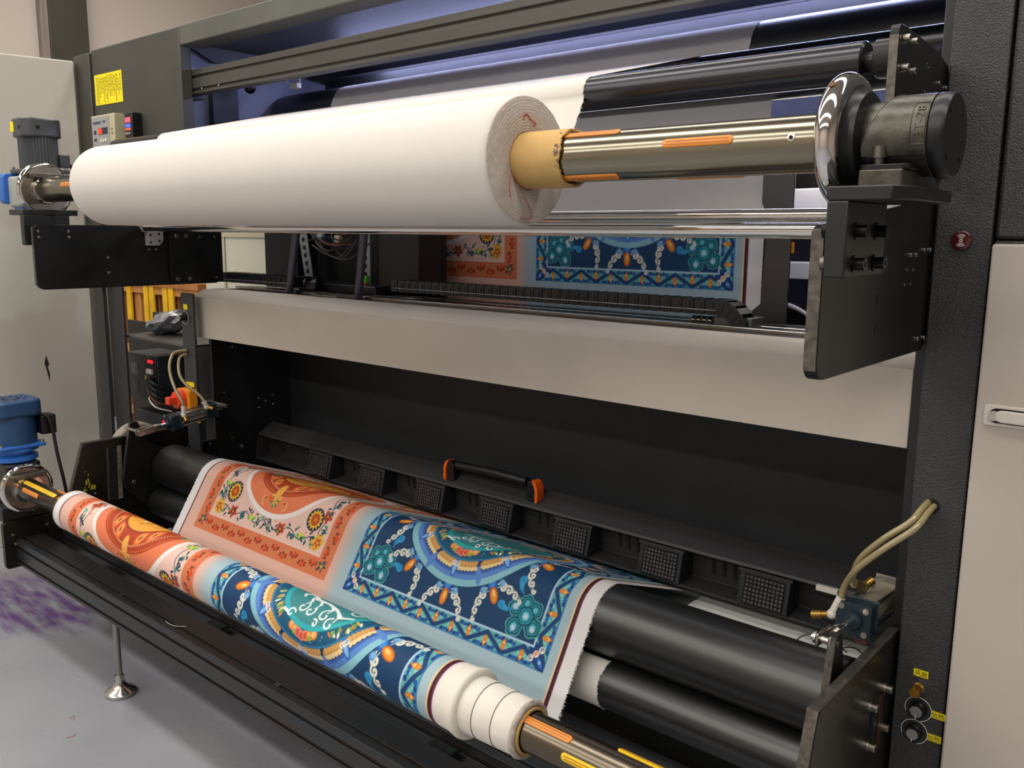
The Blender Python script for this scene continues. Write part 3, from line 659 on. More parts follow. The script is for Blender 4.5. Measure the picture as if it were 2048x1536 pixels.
# the take-up roll
LA = (.99, CAMZ-.7778); LR = .0555
TU = T('take_up_roll', (-1.7, LA[0], LA[1]-LR), 'roll of printed orange and blue cloth wound on the lower shaft', 'fabric roll')
n1, n2 = 118, 50
angs = list(np.linspace(-75, 105, n1))+list(np.linspace(105, 285, n2+2)[1:-1])
rows_r = [(LA[0]-LR*math.cos(math.radians(t)), LA[1]+LR*math.sin(math.radians(t))) for t in angs]
V_r = [.169+LR*math.radians(t) for t in angs]; V_r = [v if v < .5 else .5-(v-.5) for v in V_r]
grid_obj('printed_layer', np.linspace(XC0+.025, XC1+.035, 1018)[::-1], rows_r[::-1], V_r[::-1], CLOTH, TU, u_shift=.025, closed=True, seed=7, jit=.0008)
def fuzzy_end(name, x, r0, r1, m, parent, out, seed, rings=9, n=72, cy=LA[0], cz=LA[1], bulge=.003):
    rs = random.Random(seed); g = G(); vs = []
    for k in range(rings+1):
        r = r0+(r1-r0)*k/rings
        for i in range(n):
            a = 2*PI*i/n; o = out*(bulge*math.sin(PI*k/rings)+.0016*(k % 2)+rs.uniform(-.0006, .0006)); vs.append((x+o, cy-(r+rs.uniform(-.0006, .0006))*math.cos(a), cz+r*math.sin(a)))
    fs = [(k*n+i, k*n+(i+1) % n, (k+1)*n+(i+1) % n, (k+1)*n+i) for k in range(rings) for i in range(n)]
    g.add(vs, fs if out > 0 else [f[::-1] for f in fs]); return O(name, g, m, parent, sharp=180)
fuzzy_end('roll_end', XC1+.035, .030, LR+.0012, WHITEF, TU, 1, 21, bulge=.006)
fuzzy_end('roll_end', XC0+.025, .030, LR+.0012, WHITEF, TU, -1, 22, bulge=.004)
rr = lambda x, r: (x, r)
g = G().lathe((XC1-.002, LA[0], LA[1]), (0, LA[0], LA[1]), [(0, LR+.0003), (.02, LR+.001), (.033, LR+.0032), (.037, LR+.0046), (.042, LR+.0036), (.045, LR-.001), (.044, LR-.01)], 64, False)
O('fluffy_selvedge', g, mat('fluffy cotton edge', 'ebe6da', .95, bump=(700, .8, .0015), spec=.1), TU, sharp=180)
# layered paper-white sleeve under the roll
xs = [-.93, -.895, -.855, -.815]
for k in range(3):
    r = .0485-.0012*k
    O('sleeve_wrap', G().lathe((xs[k], LA[0], LA[1]), (0, LA[0], LA[1]), [(0, r-.001), (.002, r), (xs[k+1]-xs[k]-.0015, r-.0008), (xs[k+1]-xs[k]+.001, r-.0022)], 64, False), mat('white sleeve cloth', 'e3ded4', .8, var=(9, .05), bump=(300, .25, .001), stretch=(1, 5, 5)), TU, sharp=60)
for k in (1, 2):
    O('sleeve_seam', G().lathe((xs[k]-.0012, LA[0], LA[1]), (0, LA[0], LA[1]), [(0, .0478-.0012*k), (.0004, .0492-.0012*k), (.0012, .0492-.0012*k), (.0016, .0478-.0012*k)], 64, False), mat('grey sleeve seam', '8f887d', .9), TU)
fuzzy_end('sleeve_end', -.8155, .0375, .0475, WHITEF, TU, 1, 23, rings=12, bulge=.007)
O('cardboard_core', G().lathe((-2.49, LA[0], LA[1]), (0, LA[0], LA[1]), [(0, .0385), (1.685, .0385), (1.6855, .0362), (1.685, .034), (0, .034)], 48, False), CARD, TU)
# ---------------------------------------------------------------- the white supply roll
UA = (1.158, 1.388); UR = .1075
WR = T('fabric_roll', (-1.7, UA[0], UA[1]-UR), 'thick roll of plain white fabric on the upper shaft', 'fabric roll')
O('wound_fabric', G().lathe((XC0, UA[0], UA[1]), (0, UA[0], UA[1]), [(-.001, UR-.022), (.0, UR-.012), (.004, UR-.003), (.012, UR), (.6, UR), (1.515, UR), (1.523, UR-.001), (1.527, UR-.004)], 128, False), WHITEC, WR, sharp=180)
fuzzy_end('wound_end', XC1, .047, UR-.003, LAYER, WR, 1, 31, rings=22, n=110, cy=UA[0], cz=UA[1], bulge=.004)
fuzzy_end('wound_end', XC0-.001, .047, UR-.02, WHITEF, WR, -1, 32, rings=10, n=72, cy=UA[0], cz=UA[1])
rs = random.Random(3); n = 96; vs = []
prof = [(-.05, .0465), (.06, .0465), (.094, .0462), (.098, .0455), (.0985, .0425), (.094, .0395), (-.05, .0392)]
for k, (t, r) in enumerate(prof):
    for i in range(n):
        a = 2*PI*i/n; jj = (rs.uniform(-.0012, .0008)+.0025*math.sin(a*3+1)+.0012*math.sin(a*7)) if 2 <= k <= 5 else 0
        vs.append((XC1+t+jj, UA[0]-(r+(rs.uniform(-.001, .001) if 3 <= k <= 5 else 0))*math.cos(a), UA[1]+r*math.sin(a)))
core = O('cardboard_core', G().add(vs, [(k*n+i, k*n+(i+1) % n, (k+1)*n+(i+1) % n, (k+1)*n+i) for k in range(len(prof)-1) for i in range(n)]), CARD, WR, sharp=50)
g = G()
for k in range(120):
    a = rs.uniform(0, 2*PI) if k > 45 else rs.gauss(math.radians(8), .12); r = rs.uniform(.0395, .0465); x = XC1+.094+rs.uniform(-.004, .003)
    y, z = UA[0]-r*math.cos(a), UA[1]+r*math.sin(a); s = rs.uniform(.0012, .0032)*(1.3 if k <= 45 else .8)
    g.sphere((x, y, z), s, 5, 4, (1.2, .7, .7))
O('torn_edge', g, CARDR, core, kind='stuff')
def face_pt(px_y, px_z, off=.006): return (XC1+off, px_y, px_z)
O('red_thread', G().tube(spline([face_pt(1.139, 1.452), face_pt(1.141, 1.460), face_pt(1.149, 1.461), face_pt(1.156, 1.455), face_pt(1.164, 1.451), face_pt(1.171, 1.449), face_pt(1.166, 1.444)], 6), .0009, 5), REDTH, WR)
O('red_thread', G().tube(spline([face_pt(1.108, 1.325), face_pt(1.105, 1.345), face_pt(1.112, 1.363), face_pt(1.13, 1.345), face_pt(1.152, 1.318), face_pt(1.163, 1.300), face_pt(1.155, 1.292), face_pt(1.134, 1.293)], 6), .0005, 5), REDTH, WR)
# ---------------------------------------------------------------- white web over the upper rollers
GR, GRr = (1.34, 1.5167), .0297
R2, R2r = (1.72, 1.607), .030
DR, DRr = (2.03, 1.673), .090
def tang(c0, r0, c1, r1):          # upper outer tangent of two circles in (y, z)
    d = (c1[0]-c0[0], c1[1]-c0[1]); L = math.hypot(*d); a = math.atan2(d[1], d[0]); b = math.acos((r0-r1)/L)
    t = a+b; return t
a1 = math.radians(196)               # leaves the supply roll at its far side and climbs the front of the guide roller
p_roll = (UA[0]+UR*math.cos(math.radians(10)), UA[1]+UR*math.sin(math.radians(10)))
t12 = tang(GR, GRr, R2, R2r)
path_w = seg(p_roll, (GR[0]+GRr*math.cos(a1), GR[1]+GRr*math.sin(a1)), .01)+arc(GR, GRr+.0006, a1, t12, .004)[1:]
path_w += arc(R2, R2r+.0006, t12, t12-.9, .004)
d_in = math.radians(205)
path_w += seg(path_w[-1], (DR[0]+DRr*math.cos(d_in), DR[1]+DRr*math.sin(d_in)), .01)[1:]+arc(DR, DRr+.0008, d_in, math.radians(-10), .005)[1:]
WW = T('fabric_web', (-1.73, 1.7, 1.45), 'unprinted white fabric running from the roll over the upper rollers', 'fabric')
grid_obj('web_sheet', np.linspace(XC0, XC1, 90), path_w, None, WHITEC, WW, seed=9, jit=.001)
fringe('frayed_edge', XC1, path_w[:40], WW, 160, WHITEC, 12)
# ---------------------------------------------------------------- rollers and bars
def roller(name, c, r, x0, x1, m, label, cat='roller', stub=.012, ends=None, group=None):
    t = T(name, ((x0+x1)/2, c[0], c[1]-r), label, cat, group)
    O('roller_tube', G().lathe((x0, c[0], c[1]), (x1, c[0], c[1]), [(0, r-.003), (.003, r), (x1-x0-.003, r), (x1-x0, r-.003)], 96), m, t)
    for xa, xb in ((x0-.035, x0), (x1, x1+.035)): O('journal', G().cyl((xa, c[0], c[1]), (xb, c[0], c[1]), stub, 20), STEEL if ends is None else ends, t)
    return t
roller('guide_roller', GR, GRr, -2.80, -.482, ROLLM, 'slim satin black guide roller just above the white fabric roll', stub=.014, ends=CASTD)
roller('guide_roller', R2, R2r, -2.85, -.46, ROLLM, 'slim black roller under the lamp behind the front guide roller', ends=CASTD)
roller('drum_roller', DR, DRr, -2.85, -.44, ROLLB, 'wide black drum carrying the white fabric at the top of the printer', 'roller', ends=CASTD)
roller('nip_roller', RB, RBr-.0006, -2.782, -.475, ROLLB, 'larger black rubber roller under the printed cloth', ends=BLKP, stub=.03)
roller('nip_roller', RS, RSr-.0006, -2.782, -.475, ROLLB, 'smaller black rubber roller below the large one', ends=BLKP, stub=.02)
for c, r, lab in (((1.42, 1.2766), .0134, 'front polished chrome spreader bar under the white roll'), ((1.452, 1.302), .0118, 'rear polished chrome spreader bar, just above the front one')):
    t = T('spreader_bar', (-1.6, c[0], c[1]-r), lab, 'bar')
    O('chrome_rod', G().cyl((XL+.002, c[0], c[1]), (XR-.016, c[0], c[1]), r, 48), CHROME, t)
    O('end_collar', G().cyl((XL+.001, c[0], c[1]), (XL+.018, c[0], c[1]), r+.004, 32), STEEL, t)
# ---------------------------------------------------------------- upper support arms
def arm(xa, xb, label, left):
    t = T('support_arm', ((xa+xb)/2, 1.3, 1.085), label, 'bracket')
    y1 = 1.70 if left else 1.535
    poly = [(1.08, 1.282), (1.08, 1.086), (y1-.02, 1.086), (y1, 1.10), (y1, 1.33 if not left else 1.27), (1.50, 1.33 if not left else 1.282)]
    poly = rounded(poly, [.02, .028, .004, .004, .004, .004], 5)
    p = O('arm_plate', G().prism(poly, 'x', xa, xb), PLATE, t, bevel=.0012)
    O('worn_front_edge', G().prism(rounded([(1.079, 1.275), (1.079, 1.10), (1.0815, 1.10), (1.0815, 1.275)], 0), 'x', xa+.001, xb-.001), EDGE, t)
    return t
AR = arm(XR-.018, XR, 'black steel support arm plate at the right, below the cast bearing', False)
AL = arm(XL-.014, XL, 'black steel support arm plate at the left, below the grey motor', True)
def bolt(x, y, z, r, h, parent, m=BOLTM, sgn=1, name='bolt', sock=True):
    b = O(name, G().cyl((x, y, z), (x+sgn*h, y, z), r, 16), m, parent, bevel=r*.12)
    if sock: O('socket', G().cyl((x+sgn*(h+.0002), y, z), (x+sgn*(h-.0002), y, z), r*.5, 6), HOLE, b, flat=True)
    return b
for y, z in ((1.417, 1.241), (1.444, 1.241), (1.483, 1.248), (1.515, 1.248), (1.487, 1.107), (1.522, 1.106)): bolt(XR, y, z, .004, .003, AR, sock=False)
for y, z in ((1.407, 1.219), (1.438, 1.218), (1.403, 1.196), (1.432, 1.197)): bolt(XR, y, z, .0022, .001, AR, sock=False)
for y, z in ((1.288, 1.18), (1.287, 1.137)): O('slot_hole', G().prism(rrect(y-.003, y+.003, z-.008, z+.008, .0028), 'x', XR-.001, XR+.0004), HOLE, AR)
for y, z in ((1.529, 1.249), (1.565, 1.249), (1.614, 1.246), (1.527, 1.105), (1.571, 1.105), (1.67, 1.247), (1.672, 1.106)): bolt(XL+.012, y, z, .0065 if y < 1.6 else .004, .005, AL)
for y, z in ((1.30, 1.181), (1.299, 1.133), (1.095, 1.262), (1.096, 1.245), (1.184, 1.262), (1.184, 1.245), (1.438, 1.205), (1.462, 1.206)): bolt(XL, y, z, .004, .002, AL, sock=False)
O('arm_end_plate', G().box(XL, XL+.012, 1.505, 1.70, 1.09, 1.272), PLATE, AL, bevel=.001)
mb = O('rod_mount', G().prism(rounded([(1.426, 1.275), (1.426, 1.218), (1.468, 1.218), (1.482, 1.235), (1.482, 1.262), (1.470, 1.275)], .003), 'x', XL, XL+.016), mat('machined aluminium', 'b9b6b0', .4, .3), AL, bevel=.001)
for y, z in ((1.438, 1.228), (1.468, 1.233), (1.438, 1.252), (1.468, 1.256)): O('screw_hole', G().cyl((XL+.0162, y, z), (XL+.0155, y, z), .0042, 12), HOLE, mb)
# ---------------------------------------------------------------- L brackets that carry the shaft ends
def lbracket(sgn, x0, label, ya=1.045, w=.088):
    t = T('shaft_bracket', (x0, 1.12, 1.22), label, 'bracket'); X = lambda a: x0+sgn*a
    def bx(a, b, *r): return G().box(min(X(a), X(b)), max(X(a), X(b)), *r)
    O('upright_plate', bx(0, .026, ya, ya+.135, 1.22, 1.31), BLK, t, bevel=.002)
    g = G().prism(rounded([(X(0), ya), (X(w-.014), ya), (X(w), ya+.03), (X(w), 1.23), (X(0), 1.23)], 0), 'z', 1.31, 1.327); O('shelf_plate', g, BLK, t, bevel=.002)
    return t
BR = lbracket(1, -.412, 'black L-shaped bracket under the cast bearing at the right')
for y, z in ((1.075, 1.275), (1.145, 1.275), (1.075, 1.236), (1.145, 1.236)):
    b = O('bolt', G().cyl((-.386, y, z), (-.372, y, z), .0075, 20).cyl((-.386, y, z), (-.384, y, z), .0105, 20), DBOLT, BR)
    O('socket', G().cyl((-.3718, y, z), (-.3725, y, z), .004, 6), HOLE, b, flat=True)
    O('spacer', G().cyl((-.425, y, z), (-.412, y, z), .009, 20), EDGE if z < 1.25 else DBOLT, BR)
BL = lbracket(-1, -2.862, 'black L-shaped bracket under the grey motor at the left', 1.068, .12)
O('stand_off', G().box(-2.862, XL-.0145, 1.10, 1.20, 1.225, 1.27), BLK, BL)
# ---------------------------------------------------------------- guide roller bracket
GB = T('roller_bracket', (-.43, 1.4, 1.4), 'black steel plate holding the end of the guide roller at the right pillar', 'bracket')
poly = rounded([(1.292, 1.40), (1.292, 1.553), (1.312, 1.553), (1.52, 1.556-.008), (1.54, 1.53), (1.54, 1.40)], [0, .016, .01, .01, .005, 0], 5)
poly = rounded([(1.292, 1.36), (1.292, 1.555), (1.318, 1.555), (1.47, 1.545), (1.535, 1.53), (1.545, 1.36)], [0, .018, .012, .01, .01, 0], 5)
O('bracket_plate', G().prism(poly, 'x', XR-.013, XR), PLATE, GB, bevel=.001)
O('worn_front_edge', G().box(XR-.0125, XR-.0005, 1.2912, 1.2935, 1.37, 1.54), EDGE, GB)
O('journal_block', G().prism(rrect(1.312, 1.366, 1.492, 1.545, .02), 'x', XR-.042, XR-.013), CASTD, GB, bevel=.002)
for y, z in ((1.308, 1.537), (1.340, 1.537), (1.311, 1.499), (1.343, 1.498)): bolt(XR, y, z, .005, .010, GB)
for y, z in ((1.483, 1.50), (1.522, 1.498), (1.42, 1.52), (1.43, 1.515), (1.42, 1.48), (1.43, 1.478)): bolt(XR, y, z, .0035 if y > 1.45 else .0016, .003 if y > 1.45 else .001, GB, sock=False)
# ---------------------------------------------------------------- expanding shafts
def strips(t, c, r, rows, m):
    for th, x0, x1, mm in rows:
        a = math.radians(th); er = Vector((0, -math.cos(a), math.sin(a))); et = Vector((0, math.sin(a), math.cos(a)))
        L = x1-x0; pr = rrect(0, L, -.0062, .0062, .0055, 4); g = G(); n = len(pr)
        def pt(q, h): p = Vector((x0+q[0], c[0], c[1]))+er*(r+h)+et*q[1]; return tuple(p)
        inner = [(q[0]*(1-.02)+L*.01, q[1]*.8) for q in pr]
        g.add([pt(q, -.004) for q in pr]+[pt(q, .0012) for q in pr]+[pt(q, .0022) for q in inner], [(i, (i+1) % n, n+(i+1) % n, n+i) for i in range(n)]+[(n+i, n+(i+1) % n, 2*n+(i+1) % n, 2*n+i) for i in range(n)]+[tuple(range(2*n, 3*n))])
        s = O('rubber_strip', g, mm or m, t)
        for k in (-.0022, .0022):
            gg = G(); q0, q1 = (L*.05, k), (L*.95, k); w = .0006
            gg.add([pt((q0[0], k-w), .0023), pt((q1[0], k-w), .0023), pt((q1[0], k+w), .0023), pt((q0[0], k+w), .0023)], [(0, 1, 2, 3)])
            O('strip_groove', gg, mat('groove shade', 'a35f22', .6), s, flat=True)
S1 = T('air_shaft', (-1.7, UA[0], UA[1]-.038), 'upper steel expanding shaft with orange rubber strips through the white roll', 'shaft')
O('shaft_tube', G().lathe((-2.93, UA[0], UA[1]), (0, UA[0], UA[1]), [(0, .030), (.01, .038), (2.47, .038), (2.475, .036)], 96), SHAFT, S1)
strips(S1, UA, .038, [(59, -.89, -.771, None), (13, -.686, -.576, None), (-59, -.89, -.771, None), (13, -2.71, -2.55, None), (120, -.69, -.58, None), (-110, -.69, -.58, None), (160, -.89, -.771, None)], RUBY)
v = O('valve', G().lathe((-.494, UA[0]-.0375, UA[1]+.006), (-.494, UA[0]-.05, UA[1]+.0075), [(0, .0055), (.001, .0055), (.0012, .004)], 20), STEEL, S1); O('valve_hole', G().cyl((-.494, UA[0]-.0392, UA[1]+.006), (-.494, UA[0]-.0384, UA[1]+.006), .0026, 12), HOLE, v)
LS = .0315
S2 = T('air_shaft', (-1.6, LA[0], LA[1]-LS), 'lower olive expanding shaft with yellow rubber strips through the printed roll', 'shaft')
O('shaft_tube', G().lathe((-2.83, LA[0], LA[1]), (0, LA[0], LA[1]), [(0, .026), (.01, LS), (2.37, LS), (2.375, .029)], 96), SHAFTD, S2)
strips(S2, LA, LS, [(62, -.82, -.717, None), (15, -.724, -.60, RUBYY), (110, -.65, -.53, RUBYY), (62, -2.77, -2.55, RUBYY), (22, -2.75, -2.64, None), (115, -2.60, -2.47, None), (62, -2.53, -2.47, None)], RUBY)
# ---------------------------------------------------------------- right bearing
B = T('bearing_housing', (-.37, 1.158, 1.327), 'grey cast iron safety bearing lettered BT-28 at the right shaft end', 'bearing')
O('foot_block', G().prism(rounded([(-.397, 1.098), (-.346, 1.098), (-.340, 1.12), (-.340, 1.215), (-.397, 1.215)], .003), 'z', 1.327, 1.348), CAST, B, bevel=.002)
O('foot_flange', G().prism(rrect(-.40, -.338, 1.10, 1.21, .012), 'z', 1.347, 1.354), CASTD, B, bevel=.001)
hb = O('housing', G().lathe((-.406, UA[0], UA[1]), (-.32, UA[0], UA[1]), [(0, .041), (.004, .044), (.02, .0455), (.079, .0480), (.081, .0465)], 72), CASTH, B)
# sloping jaw cover
g = G(); n = 40; vs = []
for k, (r) in enumerate((.0455, .0505)):
    for i in range(n+1):
        a = math.radians(-28+176*i/n); x = -.400+.034*max(0, min(1, (i/n-.08)/.6))
        vs.append((x, UA[0]-r*math.cos(a), UA[1]+r*math.sin(a)))
for k, r in enumerate((.0505, .0455)):
    for i in range(n+1):
        a = math.radians(-28+176*i/n); vs.append((-.3262, UA[0]-r*math.cos(a), UA[1]+r*math.sin(a)))
m_ = n+1
g.add(vs, [(k*m_+i, k*m_+i+1, ((k+1) % 4)*m_+i+1, ((k+1) % 4)*m_+i) for k in range(4) for i in range(n)])
jc = O('jaw_cover', g, CASTH, B, sharp=50)
O('cover_ridge', G().tube([(vs[i][0], UA[0]+(vs[i][1]-UA[0])*1.105, UA[1]+(vs[i][2]-UA[1])*1.105) for i in range(3, 30)], .0009, 6), CAST, jc)
O('end_cap', G().lathe((-.3252, UA[0], UA[1]), (0, UA[0], UA[1]), [(0, .044), (.0005, .044), (.0006, .0500), (.002, .0505), (.014, .0505), (.018, .048), (.0185, .001)], 72), CASTD, B)
for k in range(4):
    a = PI/4+k*PI/2; O('cap_screw', G().cyl((-.3068, UA[0]-.038*math.cos(a), UA[1]+.038*math.sin(a)), (-.3060, UA[0]-.038*math.cos(a), UA[1]+.038*math.sin(a)), .003, 10), HOLE, B)
# raised lettering panel on the jaw cover, reading upwards
def wrap(o, r):
    """bends a flat part (x, arc, height) round the shaft axis"""
    me = o.data; c = o.location+(o.parent.location if o.parent else Vector())
for cy_, txt in ((0, 'BT-28'),):
    cu = bpy.data.curves.new('t', 'FONT'); cu.body = txt; cu.size = .0145; cu.extrude = .0005; cu.align_x = 'CENTER'; cu.align_y = 'CENTER'; cu.resolution_u = 3; cu.space_character = 1.15
    to = bpy.data.objects.new('t', cu); COL.objects.link(to); bpy.context.view_layer.update()
    me = bpy.data.meshes.new_from_object(to.evaluated_get(bpy.context.evaluated_depsgraph_get())); bpy.data.objects.remove(to)
    g = G(); r0 = .0506
    for p in me.vertices:
        a = math.radians(16)+p.co.x/r0; x = -.3345-p.co.y; r = r0+p.co.z+.0005
        g.v.append((x, UA[0]-r*math.cos(a), UA[1]+r*math.sin(a)))
    g.f = [tuple(p.vertices) for p in me.polygons]
    O('raised_lettering', g, CASTH, jc, flat=True)
g = G()
def on_cyl(x, a, r=.0508): a = math.radians(a); return (x, UA[0]-r*math.cos(a), UA[1]+r*math.sin(a))
for a0, a1 in ((-14, 46),):
    for xa in (-.3440, -.3275):
        g.tube([on_cyl(xa, a0+(a1-a0)*k/12) for k in range(13)], .0006, 5)
    for aa in (a0, a1): g.tube([on_cyl(-.3440, aa), on_cyl(-.3275, aa)], .0006, 5)
O('raised_frame', g, CASTH, jc)
for x_, y_ in ((-.378, 1.112), (-.378, 1.20)):
    b = O('clamp_bolt', G().cyl((x_, y_, 1.352), (x_, y_, 1.374), .0055, 16).cyl((x_, y_, 1.362), (x_, y_, 1.376), .0085, 20).cyl((x_, y_, 1.348), (x_, y_, 1.353), .011, 20), EDGE, B)
CH = T('chuck_flange', (-.44, UA[0], UA[1]-.085), 'large polished chrome chuck ring at the right end of the upper shaft', 'flange')
prof = [(0, .040)]+[(.015-.015*math.cos(PI*k/12), .071+.0140*math.sin(PI*k/12)) for k in range(13)]+[(.030, .06)]
O('chrome_ring', G().lathe((-.450, UA[0], UA[1]), (0, UA[0], UA[1]), prof, 96, False), CHROME, CH, sharp=60)
O('black_hub', G().lathe((-.424, UA[0], UA[1]), (0, UA[0], UA[1]), [(0, .070), (.003, .0700), (.005, .066), (.010, .060), (.012, .0592), (.017, .058), (.019, .05), (.021, .04)], 72), CASTD, CH)
O('set_screw_hole', G().cyl((-.437, UA[0]-.0835*math.cos(math.radians(48)), UA[1]+.0835*math.sin(math.radians(48))), (-.437, UA[0]-.0862*math.cos(math.radians(48)), UA[1]+.0862*math.sin(math.radians(48))), .0048, 14), mat('rusty hole', '6b4a24', .6, .5), CH)
# ---------------------------------------------------------------- motors at the left
def flange(c, x, r, label, tubs):
    t = T('chuck_flange', (x, c[0], c[1]-r), label, 'flange')
    prof = [(-.02, .03)]+[(.0-.010*math.cos(PI*k/10), r-.010+.010*math.sin(PI*k/10)) for k in range(11)]+[(.006, r-.013), (.004, .045), (.02, .042), (.022, .03)]
    O('chrome_ring', G().lathe((x, c[0], c[1]), (0, c[0], c[1]), prof, 72, False), CHROME, t, sharp=50)
    O('face_disc', G().cyl((x-.004, c[0], c[1]), (x+.007, c[0], c[1]), r-.013, 64), mat('brushed steel face', '9a938a', .3, 1.0, var=(20, .12)), t)
    a = math.radians(70)
    O('jaw_block', G().box(x+.007, x+.03, c[0]-.05, c[0]+.05, c[1]+LS+.003, c[1]+LS+.017), EDGE, t, bevel=.002)
    return t
flange(UA, -2.915, .083, 'chrome chuck flange below the grey motor at the left end of the upper shaft', None)
flange(LA, -2.80, .076, 'chrome chuck flange below the blue motor at the left end of the lower shaft', None)
M1 = T('gear_motor', (-2.985, 1.17, 1.327), 'grey finned electric motor standing on a blue gearbox, upper left', 'motor')
mx, my = -2.985, 1.175
O('gearbox', G().box(-3.045, -2.935, 1.11, 1.215, 1.328, 1.43), BLUEB, M1, bevel=.006)
O('gearbox_cover', G().prism(rrect(1.085, 1.225, 1.345, 1.44, .015), 'x', -3.085, -3.045), BLUEB, M1, bevel=.004)
O('cover_plate', G().prism(rrect(1.10, 1.21, 1.335, 1.43, .01), 'x', -3.046, -2.925), mat('pale gearbox plate', '9fa39c', .5), M1, bevel=.003)
O('motor_foot', G().box(mx-.065, mx+.065, my-.065, my+.065, 1.44, 1.452), GREYM, M1, bevel=.003)
O('gearbox_neck', G().cyl((mx, my, 1.42), (mx, my, 1.441), .05, 32), BLUEB, M1)
g = G(); n = 72; vs = []
for z in (1.452, 1.55):
    for i in range(n):
        a = 2*PI*i/n; r = .056 if i % 2 else .0525; vs.append((mx+r*math.cos(a), my+r*math.sin(a), z))
g.add(vs, [(i, (i+1) % n, n+(i+1) % n, n+i) for i in range(n)]+[tuple(range(n, 2*n))]); O('finned_body', g, GREYM, M1, sharp=20)
fc = O('fan_cover', G().prism([(mx+q[0], my+q[1]) for q in rrect(-.059, .059, -.059, .059, .032, 6)], 'z', 1.548, 1.606), GREYM, M1, bevel=.006)
O('cover_screw', G().cyl((mx+.0585, my-.02, 1.577), (mx+.0605, my-.02, 1.577), .006, 14), HOLE, fc); O('cover_screw', G().cyl((mx+.02, my-.0585, 1.577), (mx+.02, my-.0605, 1.577), .006, 14), HOLE, fc)
O('warning_label', G().box(mx-.045, mx-.02, my-.0602, my-.0592, 1.565, 1.595), YEL, M1)
O('terminal_box', G().box(mx+.02, mx+.05, my+.045, my+.075, 1.46, 1.50), GREYM, M1, bevel=.003)
for sx in (-1, 1):
    for sy in (-1, 1): O('corner_bolt', G().cyl((mx+sx*.057, my+sy*.057, 1.452), (mx+sx*.057, my+sy*.057, 1.459), .005, 10), BOLTM, M1)
O('power_cable', G().tube(spline([(mx+.045, my+.075, 1.47), (mx+.06, my+.11, 1.40), (mx+.09, my+.16, 1.30), (mx+.10, my+.19, 1.20), (mx+.05, my+.25, 1.12)], 8), .005, 8), WIREB, M1)
M2 = T('gear_motor', (-2.90, 1.0, .37), 'blue round electric motor with black terminal box, lower left', 'motor')
mx, my = -2.895, 1.0
O('gearbox', G().box(-2.935, -2.835, .95, 1.05, .43, .562), CASTD, M2, bevel=.008)
O('neck_flange', G().lathe((mx, my, .56), (mx, my, 1), [(0, .05), (.006, .062), (.018, .062), (.024, .048), (.034, .048), (.036, .066), (.05, .066)], 40), BLUEB, M2)
O('mount_plate', G().box(mx-.068, mx+.068, my-.068, my+.068, .607, .618), BLUEB, M2, bevel=.003)
O('motor_body', G().cyl((mx, my, .618), (mx, my, .715), .064, 56), BLUEM, M2)
fc = O('fan_cover', G().prism([(mx+q[0], my+q[1]) for q in rrect(-.069, .069, -.069, .069, .03, 3)], 'z', .705, .755), BLUEM, M2, bevel=.007)
g = G()
for k in range(9):
    for j in range(2):
        a = 2*PI*k/9; r = .022+.02*j; g.cyl((mx+r*math.cos(a), my+r*math.sin(a), .7546), (mx+r*math.cos(a), my+r*math.sin(a), .7556), .0055, 8)
O('fan_slots', g, HOLE, fc, kind='stuff')
O('terminal_box', G().box(mx+.01, mx+.06, my+.06, my+.105, .64, .70), BLKP, M2, bevel=.004)
for sx in (-1, 1):
    for sy in (-1, 1): O('corner_bolt', G().cyl((mx+sx*.058, my+sy*.058, .618), (mx+sx*.058, my+sy*.058, .626), .006, 10), BOLTM, M2)
O('cover_screw', G().cyl((mx+.03, my-.0685, .712), (mx+.03, my-.0705, .712), .004, 10), BOLTM, fc)
O('power_cable', G().tube(spline([(mx+.045, my+.055, .705), (mx+.065, my+.075, .70), (mx+.075, my+.085, .66), (mx+.085, my+.09, .58), (mx+.09, my+.10, .50), (mx+.06, my+.12, .42)], 8), .005, 8), WIREB, M2)
O('gearbox_foot', G().box(-2.955, -2.845, .93, 1.07, .386, .43), BLK, M2, bevel=.003)
O('cross_rail', G().box(-2.96, XL-.02, .95, 1.05, .37, .386), BLK, M2)
# ---------------------------------------------------------------- lower side plates
def side_plate(xa, xb, m, label):
    t = T('side_plate', ((xa+xb)/2, 1.25, .238), label, 'bracket')
    poly = [(1.54, .59), (1.178, .59), (1.128, .42), (1.10, .386), (.924, .386), (.924, .24), (1.54, .238)]
    poly = rounded(poly, [.002, .016, .05, .03, .012, .012, .01], 5)
    O('plate', G().prism(poly, 'x', xa, xb), m, t, bevel=.0012)
    e = [(1.177, .592), (1.54, .592), (1.54, .5895), (1.179, .5895), (1.129, .43), (1.126, .43)]
    O('worn_edge', G().prism(e, 'x', xa+.001, xb-.001), EDGE, t)
    return t
PR = side_plate(XR-.019, XR, OILY, 'oily dark steel side plate at the lower right with four bolts')
for y, z in ((1.48, .505), (1.407, .502), (1.476, .435), (1.412, .428)):
    bolt(XR, y, z, .0072, .013, PR); O('washer', G().cyl((XR, y, z), (XR+.0015, y, z), .0095, 20), BOLTM, PR)
g = G(); pts = [(1.452+.03*math.cos(math.radians(a)), .462+.055*math.sin(math.radians(a))) for a in range(125, 245, 8)]
O('curved_slot', G().tube([(XR+.0002, y, z) for y, z in pts], .005, 8), HOLE, PR)
O('adjuster_strip', G().prism(rrect(1.452, 1.472, .40, .50, .004), 'x', XR, XR+.002), mat('rusty brown strip', '4a2f22', .5, .4, var=(40, .3)), PR)
PL = side_plate(XL-.019, XL, OILY, 'oily dark steel side plate at the lower left with a long slot')
